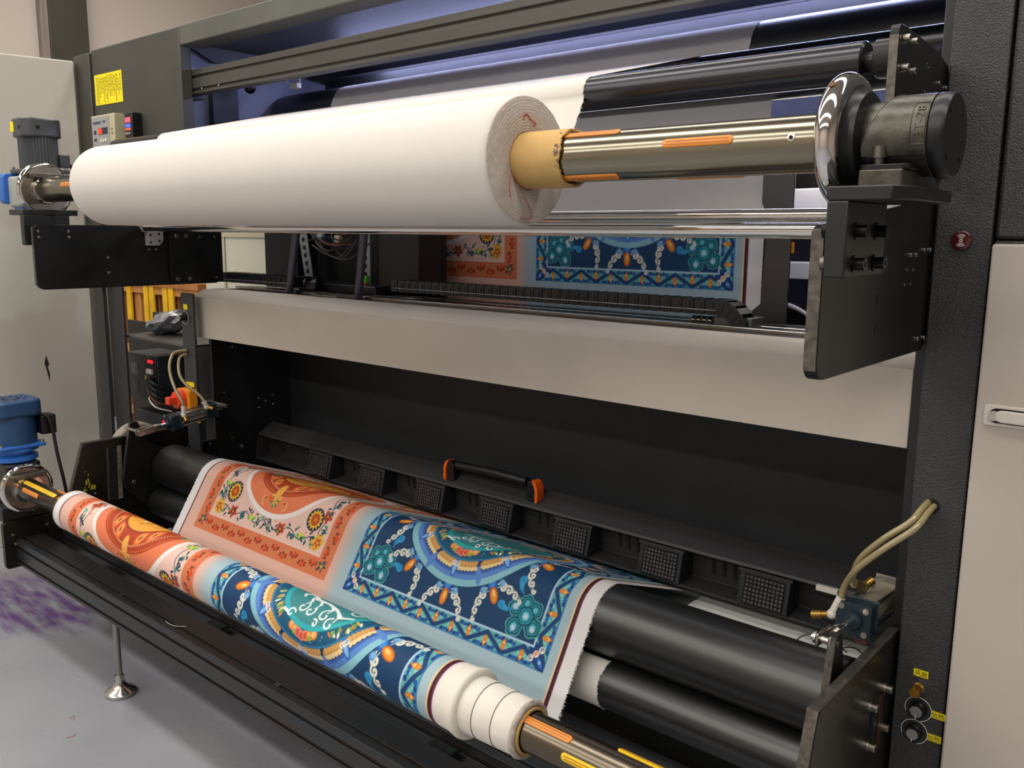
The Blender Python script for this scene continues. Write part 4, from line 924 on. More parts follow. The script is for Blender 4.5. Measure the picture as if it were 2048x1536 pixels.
for ya, yb, mm in ((1.244, 1.251, EDGE), (1.280, 1.294, mat('bright scraped steel', 'a9a49a', .4, .7, var=(60, .35))),):
    O('slot_edge', G().prism([(ya, .385), (yb, .385), (yb+.006, .565), (ya+.006, .565)], 'x', XL, XL+.003), mm, PL)
O('slot', G().prism([(1.251, .385), (1.280, .385), (1.286, .565), (1.257, .565)], 'x', XL-.001, XL+.0008), HOLE, PL)
g = G(); rs = random.Random(4)
for k in range(16): g.sphere((XL+.0008, 1.185+rs.gauss(0, .012), .46+rs.gauss(0, .022)), rs.uniform(.002, .006), 7, 4, (.12, .8, 1.6))
O('yellow_paint_smear', g, mat('dried yellow paint', '8f8a1f', .6), PL, kind='stuff')
for y, z in ((1.205, .42), (1.10, .36), (.95, .345), (.955, .315), (1.05, .355)): bolt(XL, y, z, .004, .003, PL, sock=False)
P2 = O('stiffener_plate', G().prism(rounded([(1.50, .50), (1.515, .535), (1.70, .537), (1.72, .52), (1.72, .30), (1.50, .30)], .01), 'x', XL+.035, XL+.045), PLATE, PL, bevel=.0012)
for y, z in ((1.525, .522), (1.555, .523), (1.595, .524), (1.685, .527)): bolt(XL+.045, y, z, .006, .005, PL)
# ---------------------------------------------------------------- levers that press the nip rollers
def lever(xa, xb, label):
    t = T('nip_lever', ((xa+xb)/2, 1.35, .34), label, 'lever')
    poly = rounded([(1.318, .645), (1.345, .645), (1.36, .575), (1.47, .52), (1.50, .47), (1.46, .33), (1.40, .30), (1.285, .43), (1.283, .455)], [.012, .012, .02, .02, .02, .03, .03, .01, .01], 4)
    O('lever_plate', G().prism(poly, 'x', xa, xb), PLATE, t, bevel=.001)
    O('worn_edge', G().prism([(1.284, .458), (1.318, .638), (1.3165, .639), (1.2822, .459)], 'x', xa+.0005, xb-.0005), EDGE, t)
    return t
LR_ = lever(-.470, -.457, 'narrow steel lever pressing the nip rollers at the right')
LL_ = lever(-2.806, -2.792, 'black steel lever pressing the nip rollers at the left')
bolt(-2.792, 1.316, .443, .007, .006, LL_)
# ---------------------------------------------------------------- pneumatic cylinders
def cylinder(name, c0, c1, xc, label, s, dirty, metal):
    """rod eye at c0, rear end at c1 (y, z)"""
    t = T('air_cylinder', (xc, (c0[0]+c1[0])/2, min(c0[1], c1[1])-s), label, 'cylinder')
    d = Vector((0, c1[0]-c0[0], c1[1]-c0[1])); L = d.length; d.normalize(); up = Vector((1, 0, 0)).cross(d); up = up if up.z > 0 else -up; ex = Vector((1, 0, 0))
    A = Vector((xc, c0[0], c0[1]))
    def block(name, t0, t1, h, m, bev=.003):
        g = G(); vs = []
        for tt in (t0, t1):
            for sx, su in ((-1, -1), (1, -1), (1, 1), (-1, 1)): vs.append(tuple(A+d*tt+ex*h*sx+up*h*su))
        return O(name, g.add(vs, [(0, 3, 2, 1)[::-1], (4, 5, 6, 7)[::-1], (0, 1, 5, 4), (1, 2, 6, 5), (2, 3, 7, 6), (3, 0, 4, 7)]), m, t, bevel=bev)
    f0, f1, r0, r1 = L*.38, L*.50, L*.86, L
    fb = block('front_head', f0, f1, s, TEALB); block('rear_head', r0, r1, s, TEALB if not dirty else mat('dusty grey head', '8a8378', .7, var=(40, .2)))
    O('barrel', G().cyl(A+d*f1, A+d*r0, s*.86, 40), metal, t)
    for sx in (-1, 1):
        for su in (-1, 1):
            o = ex*s*.78*sx+up*s*.78*su
            O('tie_rod', G().cyl(A+d*(f0-.002)+o, A+d*(r1+.004)+o, .0032, 10), BOLTM, t)
            O('tie_rod_nut', G().cyl(A+d*(f0-.003)+o, A+d*(f0+.001)+o, .0058, 6), BOLTM, fb)
    O('gland', G().lathe(A+d*(f0-.010), A+d*f0, [(0, s*.55), (.002, s*.6), (.0105, s*.6)], 32), TEALB, t)
    O('piston_rod', G().cyl(A+d*.03, A+d*(f0-.008), s*.24, 24), CHROME, t)
    O('rod_nut', G().lathe(A+d*.042, A+d*.06, [(0, s*.42), (.012, s*.42), (.03, s*.26)], 12), BOLTM, t)
    for sx in (-1, 1):
        vs = []
        for tt in (-.012, .045):
            for aa, bb in ((.0075, -.011), (.0125, -.011), (.0125, .011), (.0075, .011)): vs.append(tuple(A+d*tt+ex*aa*sx+up*bb))
        O('clevis_cheek', G().add(vs, [(0, 1, 2, 3), (7, 6, 5, 4), (0, 4, 5, 1), (1, 5, 6, 2), (2, 6, 7, 3), (3, 7, 4, 0)]), BOLTM, t, bevel=.002)
    O('clevis_pin', G().cyl(A-ex*.022, A+ex*.02, .0055, 16).cyl(A-ex*.018, A-ex*.014, .010, 16).cyl(A+ex*.0135, A+ex*.0165, .0085, 16), STEEL, t)
    return t, A, d, up, ex, (f0, f1, r0, r1)
CR, A, d, up, ex, q = cylinder('r', (1.325, .632), (1.645, .612), -.4765, 'pneumatic cylinder with dusty barrel by the right pillar', .0265, True, mat('dusty aluminium barrel', 'a59b86', .5, .5, var=(30, .15)))
def fitting(t, p, q_, flow, m=WHP):
    O('hose_fitting', G().cyl(p, q_, .0075, 16).sphere(p, .0095, 12, 8), m, t)
    O('flow_screw', G().cyl(p, flow, .006, 10).cyl(Vector(p).lerp(Vector(flow), .5), flow, .0075, 10), mat('brass', 'b08a45', .3, .9), t)
fitting(CR, (-.514, 1.452, .622), (-.502, 1.455, .655), (-.548, 1.45, .612)); fitting(CR, (-.49, 1.53, .655), (-.497, 1.50, .668), (-.48, 1.545, .665), mat('aged brass', '8f7f58', .4, .7))
CL, A, d, up, ex, q = cylinder('l', (1.302, .629), (1.562, .667), -2.695, 'pneumatic cylinder with bright barrel beside the orange switch at the left', .024, False, mat('bright barrel', 'b7b4ac', .25, .9))
fitting(CL, (-2.668, 1.44, .668), (-2.668, 1.44, .699), (-2.652, 1.44, .650)); fitting(CL, (-2.668, 1.523, .684), (-2.668, 1.515, .704), (-2.652, 1.537, .678))
O('clevis_extension', G().cyl((-2.792, 1.302, .629), (-2.715, 1.302, .629), .0055, 14), STEEL, CL)
for k, (y, z) in enumerate(((1.575, .672), (1.60, .676))): O('bracket_pin', G().cyl((-2.785, y, z), (-2.668, y, z), .007, 12), BOLTM, CL)
def hose(label, pts, r):
    O('air_hose', G().tube(spline(pts, 10), r, 10), HOSE, None, label, 'hose', 'yellowed air hoses')
hose('front one of two yellowed hoses from the right pillar to the cylinder', [(-.383, 1.54, .832), (-.387, 1.50, .822), (-.397, 1.465, .800), (-.432, 1.438, .766), (-.473, 1.438, .720), (-.496, 1.452, .680), (-.502, 1.455, .655)], .0055)
hose('rear one of two yellowed hoses from the right pillar to the cylinder', [(-.393, 1.54, .836), (-.396, 1.50, .828), (-.406, 1.47, .808), (-.438, 1.452, .778), (-.474, 1.455, .734), (-.492, 1.475, .69), (-.497, 1.50, .668)], .0055)
hose('outer one of two looped yellowed hoses at the left post', [(-2.772, 1.53, .865), (-2.779, 1.48, .862), (-2.765, 1.452, .83), (-2.74, 1.44, .79), (-2.70, 1.435, .745), (-2.672, 1.438, .715), (-2.668, 1.44, .695)], .005)
hose('inner one of two looped yellowed hoses at the left post', [(-2.772, 1.53, .853), (-2.77, 1.492, .845), (-2.74, 1.47, .80), (-2.715, 1.475, .765), (-2.68, 1.505, .725), (-2.668, 1.515, .704)], .005)
O('hose_hole', G().cyl((-.387, 1.5195, .828), (-.387, 1.521, .828), .0125, 20), HOLE, F)
O('hose_hole', G().cyl((-2.772, 1.5192, .858), (-2.772, 1.521, .858), .014, 20), HOLE, F)
# ---------------------------------------------------------------- heater bar
H = T('heater_bar', (-1.6, 1.76, .45), 'long black heater bar with seven square grilles above the printed cloth', 'heater')
HX0, HX1 = -2.72, -.436
HM = mat('black heater paint', '2b2a2b', .5, var=(6, .12), bump=(300, .15, .001)); HM2 = mat('black heater inner', '1c2125', .5, var=(6, .15))
pf = [(1.825, .575), (1.812, .581), (1.752, .548), (1.749, .541), (1.757, .539), (1.79, .536), (1.795, .466), (1.735, .460), (1.735, .455), (1.80, .459), (1.83, .50)]
O('housing', G().prism(pf, 'x', HX0, HX1), HM, H, bevel=.001)
O('end_cheek', G().prism([(1.82, .576), (1.752, .546), (1.737, .457), (1.80, .459)], 'x', HX0-.004, HX0), HM, H)
g0 = None
GP = [-2.402+.2628*k for k in range(7)]
def tilt(y, z): return y+(z-.535)*.28
for k, gx in enumerate(GP):
    w = .116
    b = G().prism([(1.795, .53), (1.744, .537), (1.7275, .463), (1.79, .463)], 'x', gx, gx+w)
    box_ = O('grille_box', b, HM2, H, bevel=.0015)
    O('top_lip', G().prism([(1.7465, .540), (1.742, .540), (1.741, .535), (1.7455, .535)], 'x', gx-.004, gx+w+.004), HM, box_)
    # wire grille standing proud of a dark mouth
    O('grille_mouth', G().prism([(1.7425, .530), (1.7415, .530), (1.7275, .468), (1.7285, .468)], 'x', gx+.014, gx+w-.012), mat('glowless ceramic', '5b5558', .7, var=(60, .4)), box_)
    g = G()
    for i in range(11):
        x = gx+.014+(w-.026)*i/10; g.prism([(1.7413, .531), (1.7395, .531), (1.7253, .467), (1.727, .467)], 'x', x-.0011, x+.0011)
    for i in range(8):
        z = .469+.061*i/7; y = 1.7405+(z-.531)*.222; g.box(gx+.013, gx+w-.011, y-.0022, y-.0008, z-.0011, z+.0011)
    O('wire_grille', g, BLKP, box_)
    for sx in (.004, w-.004):
        for z in (.478, .522): O('rivet', G().sphere((gx+sx, 1.7395+(z-.531)*.222, z), .0018, 6, 4), EDGE, box_)
    if k < 6:
        for j in range(4):
            x = gx+w+.052+.027*j; O('vent_slot', G().prism([(1.7895, .528), (1.7885, .528), (1.7905, .487), (1.7915, .487)], 'x', x, x+.0075), HOLE, H)
bolt_ = O('stud', G().cyl((-2.62, 1.79, .505), (-2.62, 1.772, .503), .006, 10), BOLTM, H)
O('side_knob', G().sphere((-2.745, 1.70, .50), .016, 16, 10), BLKP, H)
HD = O('grip', G().tube(spline([(-1.74, 1.778, .600), (-1.60, 1.772, .606), (-1.47, 1.772, .604)], 8), .0125, 16), BLKP, H)
for x, s in ((-1.755, -1), (-1.452, 1)):
    O('grip_foot', G().prism(rounded([(x-.014, .555), (x+.016, .555), (x+.014, .604), (x-.010, .612)], .006), 'y', 1.762, 1.788), BLKP, H, bevel=.004)
    P_ = [(x+s*.004, .616), (x+s*.018, .611), (x+s*.026, .592), (x+s*.026, .556), (x+s*.017, .552), (x+s*.017, .588), (x+s*.010, .606)]
    O('orange_end_cap', G().prism(rounded(P_, .005), 'y', 1.760, 1.789), ORNG, H, bevel=.004)
# wires and connector at the heater's right end
for k in range(4):
    O('heater_wire', G().tube(spline([(-.60, 1.72, .553-.001*k), (-.575, 1.71+.004*k, .535+.005*k), (-.555, 1.70, .50-.008*k), (-.53, 1.70, .47)], 6), .0016, 6), WIRER if k != 2 else mat('blue wire', '1f3e63', .5), H)
O('wire_connector', G().box(-.645, -.60, 1.715, 1.727, .546, .557), WHP, H, bevel=.001)
# ---------------------------------------------------------------- white tray under the cloth
O('white_tray', G().box(-2.6, -.47, 1.60, 1.93, .355, .362).box(-.95, -.47, 1.62, 1.92, .410, .416), mat('white tray paint', 'e9ece6', .5), None, 'pale flat tray lying behind the nip rollers', 'tray')
for k, pts in enumerate((((-.60, 1.66, .42), (-.57, 1.68, .455), (-.54, 1.70, .45), (-.50, 1.69, .41)), ((-.68, 1.68, .41), (-.66, 1.70, .445), (-.62, 1.72, .45), (-.58, 1.74, .42)))):
    O('loose_wire', G().tube(spline(pts, 8), .0016, 6), WIREB, None, ('thick', 'thin')[k]+' black wire looping over the pale tray', 'wire')
# ---------------------------------------------------------------- lower front beams, top beam
def extrusion(name, x0, x1, y0, y1, z0, z1, m, label, face=1):
    """hollow-slotted profile along x with grooves in the front face and the top"""
    t = T(name, ((x0+x1)/2, (y0+y1)/2, z0), label, 'beam')
    h, gw, gd = z1-z0, .008, .008
    zs = [z0+h*.16, z0+h*.70]; pts = [(y0, z0)]
    for zc in zs: pts += [(y0, zc-gw/2), (y0+gd, zc-gw/2-.002), (y0+gd, zc+gw/2+.002), (y0, zc+gw/2)]
    pts += [(y0, z1)]
    for yc in (y0+.022,) if y1-y0 > .06 else (): pts += [(yc-gw/2, z1), (yc-gw/2-.002, z1-gd), (yc+gw/2+.002, z1-gd), (yc+gw/2, z1)]
    pts += [(y1, z1), (y1, z0)]
    O('profile', G().prism(pts, 'x', x0, x1), m, t, bevel=.0008)
    return t
E1 = extrusion('extrusion_beam', XL, XR-.019, .957, 1.037, CAMZ-1.021, CAMZ-.941, ALUK, 'front one of two long black slotted beams below the printed roll')
E2 = extrusion('extrusion_beam', XL, XR-.019, 1.094, 1.174, CAMZ-1.026, CAMZ-.946, ALUK, 'rear one of two long black slotted beams below the printed roll')
for x in (-2.2, -1.5, -.9): O('slot_nut', G().box(x, x+.014, .973, .985, CAMZ-.949, CAMZ-.944), BOLTM, E1)
O('cross_tie', G().box(-2.62, -2.55, 1.0, 1.15, CAMZ-1.05, CAMZ-1.024), BLK, E1)
for x in (-1.9, -1.1): O('cross_tie', G().box(x-.03, x+.03, 1.037, 1.094, CAMZ-1.0, CAMZ-.97), ALUK, E1)
O('thread_scrap', G().tube(spline([(-1.95, .975, CAMZ-.940), (-1.93, .968, CAMZ-.936), (-1.90, .972, CAMZ-.937), (-1.88, .99, CAMZ-.938)], 6), .0008, 5), WHP, None, 'pale bit of thread caught on the front beam', 'thread')
LF = T('levelling_foot', (-2.29, 1.0, 0), 'steel levelling foot with a long rod under the front beam', 'foot')
O('foot_disc', G().lathe((-2.29, 1.003, 0), (-2.29, 1.003, 1), [(0, .038), (.004, .041), (.010, .041), (.013, .038), (.022, .022), (.034, .0145), (.040, .0135)], 48), STEEL, LF)
O('hex_nut', G().cyl((-2.29, 1.003, .038), (-2.29, 1.003, .054), .014, 6).cyl((-2.29, 1.003, .054), (-2.29, 1.003, .058), .011, 20), STEEL, LF)
O('threaded_rod', G().cyl((-2.29, 1.003, .05), (-2.29, 1.003, .252), .0085, 20), mat('dull steel rod', '9a9a96', .4, .8, bump=(900, .5, .001)), LF)
ET = extrusion('extrusion_beam', -2.722, -.4425, 1.56, 1.60, 1.703, 1.777, ALU, 'long grey slotted beam across the top opening of the printer')
O('end_block', G().box(-2.785, -2.722, 1.552, 1.606, 1.69, 1.779), BLK, ET, bevel=.001)
for x in (-2.66, -2.56): O('screw', G().sphere((x, 1.5595, 1.714), .0035, 8, 5), BOLTM, ET)
# ---------------------------------------------------------------- lamp inside the top
LP = T('led_lamp', (-1.4, 2.10, 1.85), 'bluish white tube lamp hidden behind the grey slotted top beam', 'lamp')
EMI = mat('lit lamp tube', 'b9c4ff', .5, emit=('bfc7ff', 34))
O('lit_tube', G().cyl((-2.62, 2.10, 1.861), (-.50, 2.10, 1.861), .010, 16), EMI, LP)
O('lamp_housing', G().box(-2.64, -.48, 2.085, 2.115, 1.871, 1.8849), WHP, LP)
O('lamp_lead', G().tube(spline([(-2.625, 2.10, 1.86), (-2.62, 1.98, 1.83), (-2.62, 1.90, 1.80), (-2.61, 1.90, 1.775), (-2.66, 1.92, 1.755), (-2.74, 1.93, 1.80)], 8), .0022, 6), WHP, LP)
O('lead_plug', G().box(-2.655, -2.615, 1.89, 1.91, 1.752, 1.772), WHP, LP, bevel=.003)
O('grommet', G().sphere((-2.76, 1.80, 1.755), .02, 12, 8), BLKP, LP)
IL = T('inspection_lamp', (-1.55, 1.62, 1.42), 'slim cool white lamp tube hidden behind the upper shaft', 'lamp')  # unseen tube, added to brighten the cloth inside the printer
O('lit_tube', G().cyl((-2.70, 1.62, 1.4345), (-.56, 1.62, 1.4345), .008, 12), mat('lit fill tube', 'd5dcff', .5, emit=('f3f2ff', 8)), IL)
for x in (-2.72, -.548): O('tube_socket', G().box(x-.012, x+.012, 1.608, 1.632, 1.4225, 1.4465), WHP, IL)
# ---------------------------------------------------------------- carriage, rails, cable chain
K = T('print_carriage', (-2.4, 1.92, 1.03), 'black print carriage with hanging wires and perforated strips behind the chrome bars', 'carriage')
O('carriage_plate', G().box(-2.82, -1.985, 1.96, 1.98, 1.04, 1.42), mat('carriage black', '101214', .5), K)
O('side_box', G().box(-2.83, -2.63, 1.88, 1.96, 1.06, 1.42), mat('carriage black blue', '0e141c', .5), K, bevel=.003)
O('side_box', G().box(-2.17, -1.985, 1.86, 1.96, 1.08, 1.42), mat('carriage brown black', '191512', .5), K, bevel=.003)
O('head_block', G().box(-2.52, -2.12, 1.80, 1.92, 1.045, 1.10), BLKP, K, bevel=.004)
O('base_tray', G().box(-2.78, -1.93, 1.80, 1.96, 1.03, 1.048), BLKP, K)
for x0, x1, tl, mm in ((-2.535, -2.60, 0, GALV), (-2.235, -2.235, 0, GALV)):
    s = O('perforated_strip', G().prism([(x0-.023, 1.09), (x0+.023, 1.09), (x1+.023, 1.42), (x1-.023, 1.42)], 'y', 1.86, 1.863), mm, K)
    for k in range(11):
        z = 1.105+.027*k; x = x0+(x1-x0)*(z-1.09)/.33; O('punched_hole', G().cyl((x, 1.8597, z), (x, 1.8590, z), .0085, 12), HOLE, s)
for xb, xt in ((-2.432, -2.355), (-2.082, -2.03)):
    s = O('ink_tube', G().cyl((xb, 1.70, 1.058), (xt, 1.70, 1.36), .0125, 20), mat('dark violet tube', '3d3946', .25, spec=.7), K)
    O('tube_ferrule', G().cyl((xb, 1.70, 1.048), (xb+(xt-xb)*.06, 1.70, 1.067), .0132, 20), WHP, s)
O('round_motor', G().cyl((-2.44, 1.775, 1.085), (-2.40, 1.80, 1.085), .036, 32), BLKP, K, bevel=.002)
rs = random.Random(8)
for k in range(11):
    xa, xb = rs.uniform(-2.52, -2.40), rs.uniform(-2.30, -2.16); za, zb_ = rs.uniform(1.22, 1.36), rs.uniform(1.22, 1.36); sag = rs.uniform(.03, .09); y = rs.uniform(1.82, 1.86)
    O('hanging_wire', G().tube(spline([(xa, y, za), ((xa*2+xb)/3, y-.01, (za+zb_)/2-sag*.8), ((xa+2*xb)/3, y-.01, (za+zb_)/2-sag), (xb, y, zb_)], 6), rs.uniform(.0018, .003), 6), (WIREB, mat('brown wire', '3d2a22', .5), mat('grey wire', '6b6966', .5), WIRER)[k % 4], K)
for x, z, c in ((-2.33, 1.245, 'b9a98a'), (-2.38, 1.285, 'd9d2c2'), (-2.29, 1.27, '7a3a22'), (-2.42, 1.255, '8f9aa0')): O('wire_plug', G().box(x-.012, x+.012, 1.82, 1.835, z-.012, z+.012), mat('plug '+c, c, .5), K, bevel=.002)
O('green_plug', G().box(-2.245, -2.215, 1.845, 1.86, 1.105, 1.128), mat('green plug', '58b13c', .4), K, bevel=.002); O('red_plug', G().box(-2.242, -2.218, 1.845, 1.86, 1.09, 1.105), mat('red plug', 'b5472c', .4), K)
O('ground_lead', G().tube(spline([(-2.23, 1.85, 1.09), (-2.225, 1.80, 1.06), (-2.28, 1.72, 1.075), (-2.25, 1.66, 1.075), (-2.13, 1.66, 1.073)], 8), .004, 8), mat('greenish lead', '5c5a44', .6), K)
RL = T('guide_rails', (-1.6, 1.72, 1.06), 'stack of thin steel guide rails just behind the beige cover', 'rail')
for k, (y, z, h, m) in enumerate(((1.69, 1.063, .010, mat('brown black rail', '2a211d', .4, .4)), (1.72, 1.070, .012, STEEL), (1.76, 1.066, .016, BLK), (1.80, 1.068, .012, CHROME), (1.86, 1.066, .014, BLK))):
    O('rail', G().box(-2.78, -.446, y, y+.022, z-h/2, z+h/2), m, RL, bevel=.0015)
rb = O('bearing_block', G().box(-.93, -.84, 1.76, 1.82, 1.062, 1.092), mat('grey bearing block', '6f7570', .4, .5), RL, bevel=.002)
for k in range(4): O('coupling_ring', G().cyl((-.955-.014*k, 1.79, 1.078), (-.947-.014*k, 1.79, 1.078), .010, 16), CHROME, RL)
def chain(x0, x1, z, y, label, drop):
    t = T('cable_chain', ((x0+x1)/2, y, z-.02), label, 'cable chain'); first = None; p = .0285; n = int(abs(x1-x0)/p); P_ = []
    for k in range(n): P_.append((x0+(x1-x0)*(k+.5)/n, z, 0))
    if drop:
        R = .055; xc = x1; m = 6
        for k in range(m): a = PI/2-(k+.5)*(PI*.62)/m; P_.append((xc+R*math.cos(a), z-R+R*math.sin(a), -(k+.5)*(PI*.62)/m))
    for k, (x, zz, rot_) in enumerate(P_):
        if first is None:
            g = G().box(x-.0132, x+.0132, y-.028, y-.024, zz-.016, zz+.016).box(x-.0132, x+.0132, y+.024, y+.028, zz-.016, zz+.016).box(x-.008, x+.008, y-.028, y+.028, zz+.012, zz+.017).box(x-.008, x+.008, y-.028, y+.028, zz-.017, zz-.012).box(x-.0055, x+.0055, y-.0295, y-.028, zz-.009, zz+.009)
            first = O('chain_link', g, mat('black chain plastic', '15171a', .35), t); first.rotation_euler = (0, -rot_, 0)
        else: c = copy_at(first, (x, y, zz), t); c.rotation_euler = (0, -rot_, 0)
    O('bright_cable', G().tube([(P_[0][0], y-.0305, z-.006), (P_[-1][0] if not drop else x1, y-.0305, z-.006)], .0011, 5), GALV, t)
    return t
chain(-1.98, -.915, 1.112, 1.77, 'black plastic cable chain drooping at its right end behind the beige cover', True)
chain(-2.86, -2.40, 1.105, 1.74, 'short black cable chain left of the two upright ink tubes', False)
# carbon fibre guard at the cloth edge
def carbon():
    m = bpy.data.materials.new('carbon weave'); m.use_nodes = True; nt = m.node_tree; N, L = nt.nodes, nt.links; b = N['Principled BSDF']; b.inputs['Roughness'].default_value = .4
    geo = N.new('ShaderNodeNewGeometry'); mp = N.new('ShaderNodeMapping'); mp.inputs['Rotation'].default_value = (0, math.radians(45), 0); L.new(geo.outputs['Position'], mp.inputs[0])
    w_ = N.new('ShaderNodeTexWave'); w_.inputs['Scale'].default_value = 55; L.new(mp.outputs[0], w_.inputs['Vector'])
    r = N.new('ShaderNodeValToRGB'); r.color_ramp.elements[0].color = lin('2c2926'); r.color_ramp.elements[1].color = lin('4f4a45'); L.new(w_.outputs['Fac'], r.inputs[0]); L.new(r.outputs[0], b.inputs['Base Color']); return m
O('carbon_guard', G().prism([(-.955, 1.062), (-.958, 1.085), (-.935, 1.105), (-.928, 1.31), (-.945, 1.345), (-.945, 1.42), (-.868, 1.42), (-.868, 1.062)], 'y', 2.0, 2.006), carbon(), None, 'dark woven carbon strip standing at the right edge of the upright cloth', 'guard')
# pale parts seen deep inside at the right
IB = T('inner_cover', (-.95, 2.55, 1.1), 'white covers deep inside the printer right of the carbon strip', 'cover')
O('white_lid', G().prism([(-1.12, 1.335), (-1.10, 1.40), (-.75, 1.405), (-.75, 1.335)], 'y', 2.48, 2.60), mat('bright white cover', 'f1efe8', .4), IB, bevel=.004)
O('pale_strip', G().box(-1.15, -.75, 2.5, 2.56, 1.142, 1.192), mat('cream cover', 'd9d8c9', .5), IB, bevel=.003)
O('white_top', G().box(-1.02, -.75, 2.55, 2.62, 1.425, 1.46), WHP, IB, bevel=.003)
O('dark_shell', G().prism([(-1.13, 1.0), (-1.13, 1.075), (-1.05, 1.072), (-.98, 1.05), (-.93, 1.0)], 'y', 2.4, 2.5), BLKP, IB, bevel=.004)
O('white_curve', G().tube(spline([(-1.13, 2.395, 1.085), (-1.06, 2.395, 1.08), (-1.0, 2.395, 1.062), (-.95, 2.395, 1.03)], 6), .006, 8), WHP, IB)
O('orange_tag', G().box(-1.04, -1.03, 2.39, 2.40, 1.22, 1.25), ORAP, IB)
O('inner_wall', G().box(-1.15, -.43, 2.66, 2.68, .9, 1.5), INN, IB)
RLm = T('rear_work_lamp', (-.85, 2.40, 1.53), 'short white lamp tube under the rear sheet inside the printer', 'lamp')  # invented light source, kept out of view, that brightens the white lid
O('lit_tube', G().cyl((-1.12, 2.40, 1.535), (-.56, 2.40, 1.535), .007, 12), mat('lit added rear tube', 'fff6e8', .5, emit=('fff4e6', 26)), RLm)
O('lamp_housing', G().box(-1.14, -.54, 2.39, 2.42, 1.544, 1.556), WHP, RLm)
CP = T('rear_cabinet', (-3.75, 2.4, 0), 'cream cabinet side seen through the gap left of the carriage', 'cabinet')
O('cabinet_side', G().box(-4.15, -3.40, 2.40, 2.44, 0, 1.30), mat('cream cabinet paint', 'd3d3c3', .5), CP, bevel=.003)
O('edge_trim', G().box(-4.15, -3.40, 2.392, 2.40, 1.235, 1.26), mat('cream trim', 'bdb79f', .5), CP, bevel=.002); O('edge_trim', G().box(-3.965, -3.95, 2.392, 2.40, 0, 1.235), mat('cream trim', 'bdb79f', .5), CP, bevel=.002)
# ---------------------------------------------------------------- controls on the right pillar
def yellow_tag(name, cx, cz, w, h, body, label, ang, y=1.5195, ts=.0155):
    t = T(name, (cx, y, cz-h/2), label, 'label'); c, s = math.cos(ang), math.sin(ang)
    R = lambda a, b: (cx+a*c-b*s, cz+a*s+b*c)
    O('sticker', G().prism([R(-w/2, -h/2), R(w/2, -h/2), R(w/2, h/2), R(-w/2, h/2)], 'y', y-.0006, y), YEL, t)
    if body: text_part('lettering', body, ts, INK, t, (cx, y-.0007, cz), (c, 0, s), (-s, 0, c), .0004)
    return t
yellow_tag('name_label', -.380, .5315, .0235, .0125, '风扇', 'yellow label with two Chinese characters above the brass knob', 0.0, ts=.0105)
yellow_tag('name_label', -.3475, .4655, .0235, .0125, '加热', 'yellow label with two Chinese characters beside the upper dial', 0.0, ts=.0105)
yellow_tag('name_label', -.3505, .4225, .0235, .0125, '加热', 'yellow label with two Chinese characters beside the lower dial', 0.0, ts=.0105)
KN = T('valve_knob', (-.381, 1.51, .495), 'small brass knob between the yellow label and the dials', 'knob')
BR_ = mat('polished brass', 'c9943c', .25, .95, var=(60, .1)); g = G(); n = 40; vs = []
for y_ in (1.515, 1.492):
    for i in range(n): a = 2*PI*i/n; r = .0088 if i % 2 else .0078; vs.append((-.381+r*math.cos(a), y_, .506+r*math.sin(a)))
g.add(vs, [(i, n+i, n+(i+1) % n, (i+1) % n) for i in range(n)]+[tuple(range(n, 2*n))]); O('knurled_cap', g, BR_, KN, sharp=20)
O('collar', G().cyl((-.381, 1.52, .506), (-.381, 1.5145, .506), .0098, 28), BOLTM, KN)
def dial(cx, cz, label):
    t = T('heat_dial', (cx, 1.51, cz-.02), label, 'dial'); r = .0215
    O('scale_disc', G().cyl((cx, 1.52, cz), (cx, 1.5185, cz), r, 48), BLKP, t)
    O('scale_ring', G().tube([(cx+r*math.cos(math.radians(a)), 1.5182, cz+r*math.sin(math.radians(a))) for a in range(-75, 212, 7)], .0007, 6), WHP, t)
    g = G()
    for k in range(21):
        a = math.radians(210-k*13.5); r0 = .0165; r1 = .0186
        g.tube([(cx+r0*math.cos(a), 1.5183, cz+r0*math.sin(a)), (cx+r1*math.cos(a), 1.5183, cz+r1*math.sin(a))], .0003, 4)
    O('scale_marks', g, mat('dial marks', '8a8f9c', .6), t, kind='stuff')
    kb = O('knob_skirt', G().lathe((cx, 1.5185, cz), (cx, 1.0, cz), [(0, .0135), (.003, .0132), (.005, .0112), (.013, .0102)], 36), BLKP, t)
    O('knob_cap', G().cyl((cx, 1.5056, cz), (cx, 1.5048, cz), .0097, 36), mat('spun aluminium', 'c7c6c4', .28, 1.0, var=(80, .2)), kb)
    O('pointer', G().box(cx-.0006, cx+.0006, 1.5045, 1.505, cz-.0135, cz-.0065), WHP, kb)
dial(-.379, .4665, 'upper of two black heat dials with silver caps'); dial(-.382, .4235, 'lower of two black heat dials with silver caps')
BT = T('round_badge', (-.380, 1.515, 1.245), 'dark red round badge with a white wave symbol on the black pillar', 'badge')
O('badge_disc', G().lathe((-.380, 1.52, 1.2635), (-.380, 1, 1.2635), [(0, .0155), (.003, .0155), (.0045, .0145), (.005, .013)], 48), mat('dark red resin', '4a0f12', .25, coat=.6), BT)
for k in range(2):
    g = G()
    for r in (.0045, .0068, .0090):
        g.tube([(-.380+r*math.cos(math.radians(a)), 1.5147, 1.2635+r*math.sin(math.radians(a))) for a in range(50+180*k, 131+180*k, 10)], .00055, 5)
    O('wave_symbol', g, WHP, BT)
O('wave_symbol', G().lathe((-.380, 1.5150, 1.2635), (-.380, 1, 1.2635), [(0, .0026), (.0004, .0026), (.0004, .0013)], 20, False), WHP, BT)
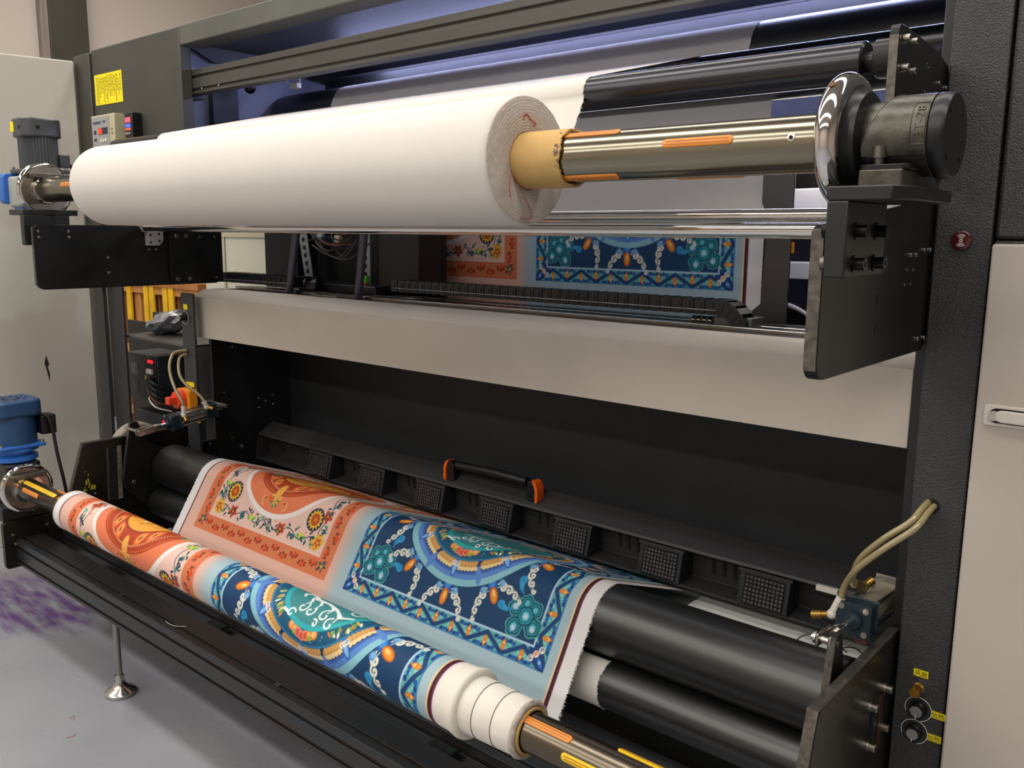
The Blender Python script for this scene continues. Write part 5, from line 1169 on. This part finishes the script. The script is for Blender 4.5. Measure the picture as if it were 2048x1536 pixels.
# ---------------------------------------------------------------- controls at the upper left
NS = T('notice_sheet', (-3.213, 1.519, 1.71), 'square yellow notice sheet on the charcoal panel', 'notice')
O('sheet', G().prism([(-3.317, 1.711), (-3.109, 1.709), (-3.109, 1.815), (-3.317, 1.816)], 'y', 1.5185, 1.5195), YEL, NS)
rs = random.Random(2); g = G()
for k in range(17):
    x = -3.300+.0112*k; z0, z1 = 1.715+rs.choice((0, 0, .02, .035)), 1.808-rs.choice((0, 0, .004, .02)); z = z0
    while z < z1:
        h = rs.uniform(.004, .012); g.box(x-.0016, x+.0016, 1.5181, 1.5184, z, min(z+h, z1)); z += h+rs.uniform(.001, .004)
O('printed_lines', g, mat('notice ink', '4a420c', .7), NS, kind='stuff')
CB = T('control_box', (-3.19, 1.49, 1.57), 'beige control box with a red digital display below the notice', 'control box')
O('box_body', G().prism([(-3.28, 1.55), (-3.105, 1.55), (-3.105, 1.667), (-3.28, 1.667)], 'y', 1.48, 1.52), mat('yellowed ivory plastic', 'bcb695', .5), CB, bevel=.003)
O('face_plate', G().box(-3.272, -3.142, 1.4785, 1.4802, 1.555, 1.660), mat('grey face plate', '9b9a98', .45), CB)
O('display', G().box(-3.225, -3.155, 1.4775, 1.4786, 1.600, 1.622), mat('dark display', '1c2b3a', .3), CB)
O('lit_digits', G().box(-3.222, -3.196, 1.4768, 1.4775, 1.602, 1.620), mat('red lit digits', 'd8281c', .4, emit=('ff3018', 1.6)), CB)
O('blue_print', G().box(-3.262, -3.205, 1.4779, 1.4786, 1.637, 1.645), mat('blue print', '3d4a6b', .5), CB); O('blue_print', G().box(-3.19, -3.168, 1.4779, 1.4786, 1.640, 1.646), mat('blue print', '3d4a6b', .5), CB)
O('key', G().box(-3.258, -3.243, 1.4765, 1.4786, 1.603, 1.615), mat('dark blue key', '27384f', .5), CB); O('key', G().box(-3.258, -3.243, 1.4765, 1.4786, 1.58, 1.588), mat('dark blue key', '27384f', .5), CB)
for k in range(3): O('key', G().cyl((-3.205+.018*k, 1.4786, 1.578), (-3.205+.018*k, 1.4755, 1.578), .006, 14), WHP, CB)
for z in (1.615, 1.60): O('side_screw', G().cyl((-3.124, 1.4802, z), (-3.124, 1.4788, z), .004, 10), mat('brown screw', '6b5c35', .5), CB)
TC = T('temperature_meter', (-3.01, 1.49, 1.575), 'narrow black meter with a pink display beside the beige control box', 'meter')
O('meter_body', G().box(-3.04, -2.985, 1.485, 1.52, 1.565, 1.660), BLKP, TC, bevel=.002)
for z0, z1, c, e in ((1.628, 1.645, 'd8506a', ('ff5a78', .7)), (1.612, 1.624, '4f6ad0', ('5070ff', .5)), (1.603, 1.610, 'd06038', ('ff6030', .5))): O('lit_digits', G().box(-3.034, -2.998, 1.4838, 1.4848, z0, z1), mat('meter '+c, c, .5, emit=e), TC)
for k in range(3): O('key', G().cyl((-3.03+.012*k, 1.485, 1.592), (-3.03+.012*k, 1.4825, 1.592), .004, 10), mat('pink grey key', 'b09a96', .5), TC)
# ---------------------------------------------------------------- left post: dial, labels, main switch
KD = T('post_dial', (-2.782, 1.50, .955), 'black dial knob on the left post beside the beige cover', 'dial')
O('scale_disc', G().cyl((-2.770, 1.52, .978), (-2.770, 1.5185, .978), .022, 36), BLKP, KD); O('scale_ring', G().tube([(-2.770+.022*math.cos(a*.2), 1.5182, .978+.022*math.sin(a*.2)) for a in range(-6, 28)], .0008, 5), WHP, KD)
O('knob_skirt', G().cyl((-2.770, 1.5185, .978), (-2.770, 1.497, .978), .0115, 28, .0095), BLKP, KD); O('knob_cap', G().cyl((-2.770, 1.497, .978), (-2.770, 1.4962, .978), .009, 24), STEEL, KD)
yellow_tag('name_label', -2.765, 1.014, .026, .018, '', 'small yellow label above the dial on the left post', 0)
yellow_tag('name_label', -2.760, .750, .05, .016, '', 'small yellow label above the orange switch', .05)
SW = T('main_switch', (-2.76, 1.47, .67), 'orange main switch with a red turning handle on the left post', 'switch')
O('switch_plate', G().prism(rrect(-2.795, -2.715, .668, .738, .008), 'y', 1.487, 1.52), ORAP, SW, bevel=.003)
O('turning_ring', G().lathe((-2.762, 1.487, .703), (-2.762, 1, .703), [(0, .034), (.008, .034), (.024, .029), (.025, .025)], 36), REDP, SW)
O('turning_grip', G().prism(rrect(-2.775, -2.749, .69, .716, .004), 'y', 1.432, 1.466), REDP, SW, bevel=.004)
yellow_tag('warning_label', -2.73, .632, .05, .02, '', 'yellow label half hidden under the air cylinder at the left', 0, y=1.519)
# ---------------------------------------------------------------- things inside the left cabinet
O('cabinet_shelf', G().box(-3.30, -2.80, 1.55, 2.0, .868, .876), mat('dusty grey shelf', '57544f', .6, var=(6, .2)), None, 'dusty grey shelf inside the left cabinet', 'shelf')
O('cabinet_back_board', G().box(-3.9, -2.80, 1.86, 1.875, .0, .868), INN, None, 'black mounting board behind the drive boxes', 'board')
O('cabinet_sill', G().box(-3.9, -2.80, 1.98, 2.02, .83, .895), BLK, None, 'black sill at the back of the cabinet shelf', 'sill')
# crumpled bag
bm = bmesh.new(); bmesh.ops.create_icosphere(bm, subdivisions=3, radius=1.0); rs = random.Random(6)
dirs = [Vector((rs.gauss(0, 1), rs.gauss(0, 1), rs.gauss(0, 1))).normalized() for _ in range(40)]
g = G()
for v in bm.verts:
    n_ = v.co.normalized(); k = 1.0
    for i, dd in enumerate(dirs): k += .05*abs(n_.dot(dd)-.3*(i % 3))*(1 if i % 2 else -1)
    k += rs.uniform(-.13, .13); p = n_*k; g.v.append((-3.16+.10*p.x+.03*p.z, 1.68+.07*p.y, .922+.055*p.z*(1 if p.z > 0 else .75)+.02*max(0, p.x)))
g.f = [tuple(v.index for v in f.verts) for f in bm.faces]; bm.free()
O('crumpled_bag', g, mat('crumpled silvery plastic', 'c9c5c8', .25, .15, var=(16, .35, '4a5a68')), None, 'crumpled silvery plastic bag on the dusty shelf', 'bag', flat=True)
def drive(y0, z0, z1, x0, x1, label, wires):
    t = T('servo_drive', ((x0+x1)/2, y0, z0), label, 'drive')
    O('case', G().box(x0, x1, y0, y0+.14, z0, z1), mat('drive case', '34393f', .45), t, bevel=.003)
    O('face', G().box(x1-.075, x1-.002, y0-.006, y0, z0+.004, z1-.004), BLKP, t, bevel=.002)
    O('lit_digits', G().box(x1-.062, x1-.022, y0-.0072, y0-.006, z1-.028, z1-.016), mat('red drive digits', 'c01020', .4, emit=('ff1525', 2.2)), t)
    if wires:
        O('paper_label', G().box(x0+.03, x0+.085, y0-.001, y0, z1-.085, z1-.04), mat('grey label', '8f9196', .5), t); O('paper_label', G().box(x0+.035, x0+.08, y0-.001, y0, z0+.03, z0+.075), mat('dim print', '565a60', .5), t)
        O('yellow_tag', G().box(x1-.09, x1-.072, y0-.008, y0-.004, z1-.095, z1-.08), YEL, t)
        for k in range(5):
            zz = z1-.07-.022*k; O('plug_wire', G().tube(spline([(x1-.05, y0-.01, zz), (x1-.02, y0-.03, zz-.006), (x1+.03, y0-.03, zz-.03), (x1+.05, y0+.02, zz-.05)], 6), .006 if k < 3 else .003, 8), WIREB if k < 3 else (WIRER if k == 3 else WHP), t)
        for k in range(3): O('plug', G().box(x1-.06, x1-.02, y0-.018, y0-.006, z1-.07-.035*k, z1-.05-.035*k), (WHP, BLKP, mat('grey plug', '8b8783', .5))[k], t, bevel=.002)
    return t
drive(1.63, .605, .79, -3.44, -3.20, 'black servo drive box with a red display inside the left cabinet', True)
drive(1.64, .45, .56, -3.42, -3.13, 'lower black drive box with a small red display behind the pale wheel', False)
PW_ = T('hand_wheel', (-2.95, 1.42, .5), 'pale grey wheel rim behind the left side plate', 'wheel')
O('rim', G().lathe((-2.965, 1.41, .515), (-2.92, 1.41, .515), [(0, .065), (0, .088), (.004, .093), (.040, .093), (.045, .088), (.045, .065)], 56, False), mat('pale wheel paint', 'b3a998', .6, var=(14, .1)), PW_)
O('wheel_disc', G().cyl((-2.95, 1.41, .515), (-2.935, 1.41, .515), .066, 40), mat('dull wheel web', '8d887c', .6), PW_)
O('wheel_stand', G().box(-2.97, -2.90, 1.38, 1.44, 0, .46), BLK, PW_)
# crate with yellow tape far behind
CRT = T('wooden_crate', (-5.15, 2.7, 0), 'brown wooden crate wrapped with yellow tape beyond the left cabinet', 'crate')
WD = [mat('crate wood %d' % k, c, .7, var=(12, .2), stretch=(1, 1, .15)) for k, c in enumerate(('a9703c', '8a5a32', 'c58a4c'))]
for k in range(9):
    x = -5.62+.115*k; O('slat', G().box(x, x+.085, 2.62+.01*(k % 2), 2.65+.01*(k % 2), 0, .90), WD[k % 3], CRT, bevel=.003)
for z in (.10, .50, .885): O('cross_board', G().box(-5.66, -4.55, 2.60, 2.62, z, z+.055), WD[2], CRT, bevel=.003)
for x in (-5.42, -5.20, -5.13, -4.97, -4.90): O('yellow_tape', G().box(x, x+.055, 2.588, 2.6, 0, .96), mat('yellow tape', 'e8b810', .35, var=(7, .2)), CRT)
O('top_board', G().box(-5.66, -4.55, 2.58, 3.2, .935, .97), WD[0], CRT); 
for x in (-5.64, -4.60): O('corner_post', G().box(x, x+.05, 2.66, 2.71, 0, .935), WD[1], CRT); O('corner_post', G().box(x, x+.05, 3.14, 3.19, 0, .935), WD[1], CRT)
# lint and threads on the floor
rs = random.Random(9)
for k, (x, y) in enumerate(((-2.25, .86), (-2.18, .83), (-2.45, .96))):
    pts = [(x, y, .0012)]
    for j in range(6): pts.append((pts[-1][0]+rs.uniform(-.012, .012), pts[-1][1]+rs.uniform(-.012, .012), .0008))
    O('floor_thread', G().tube(spline(pts, 5), .00035, 5), REDTH if k < 2 else WHP, None, ('reddish curl of thread on the floor before the levelling foot', 'smaller reddish thread on the floor before the levelling foot', 'pale thread on the floor left of the levelling foot')[k], 'thread')
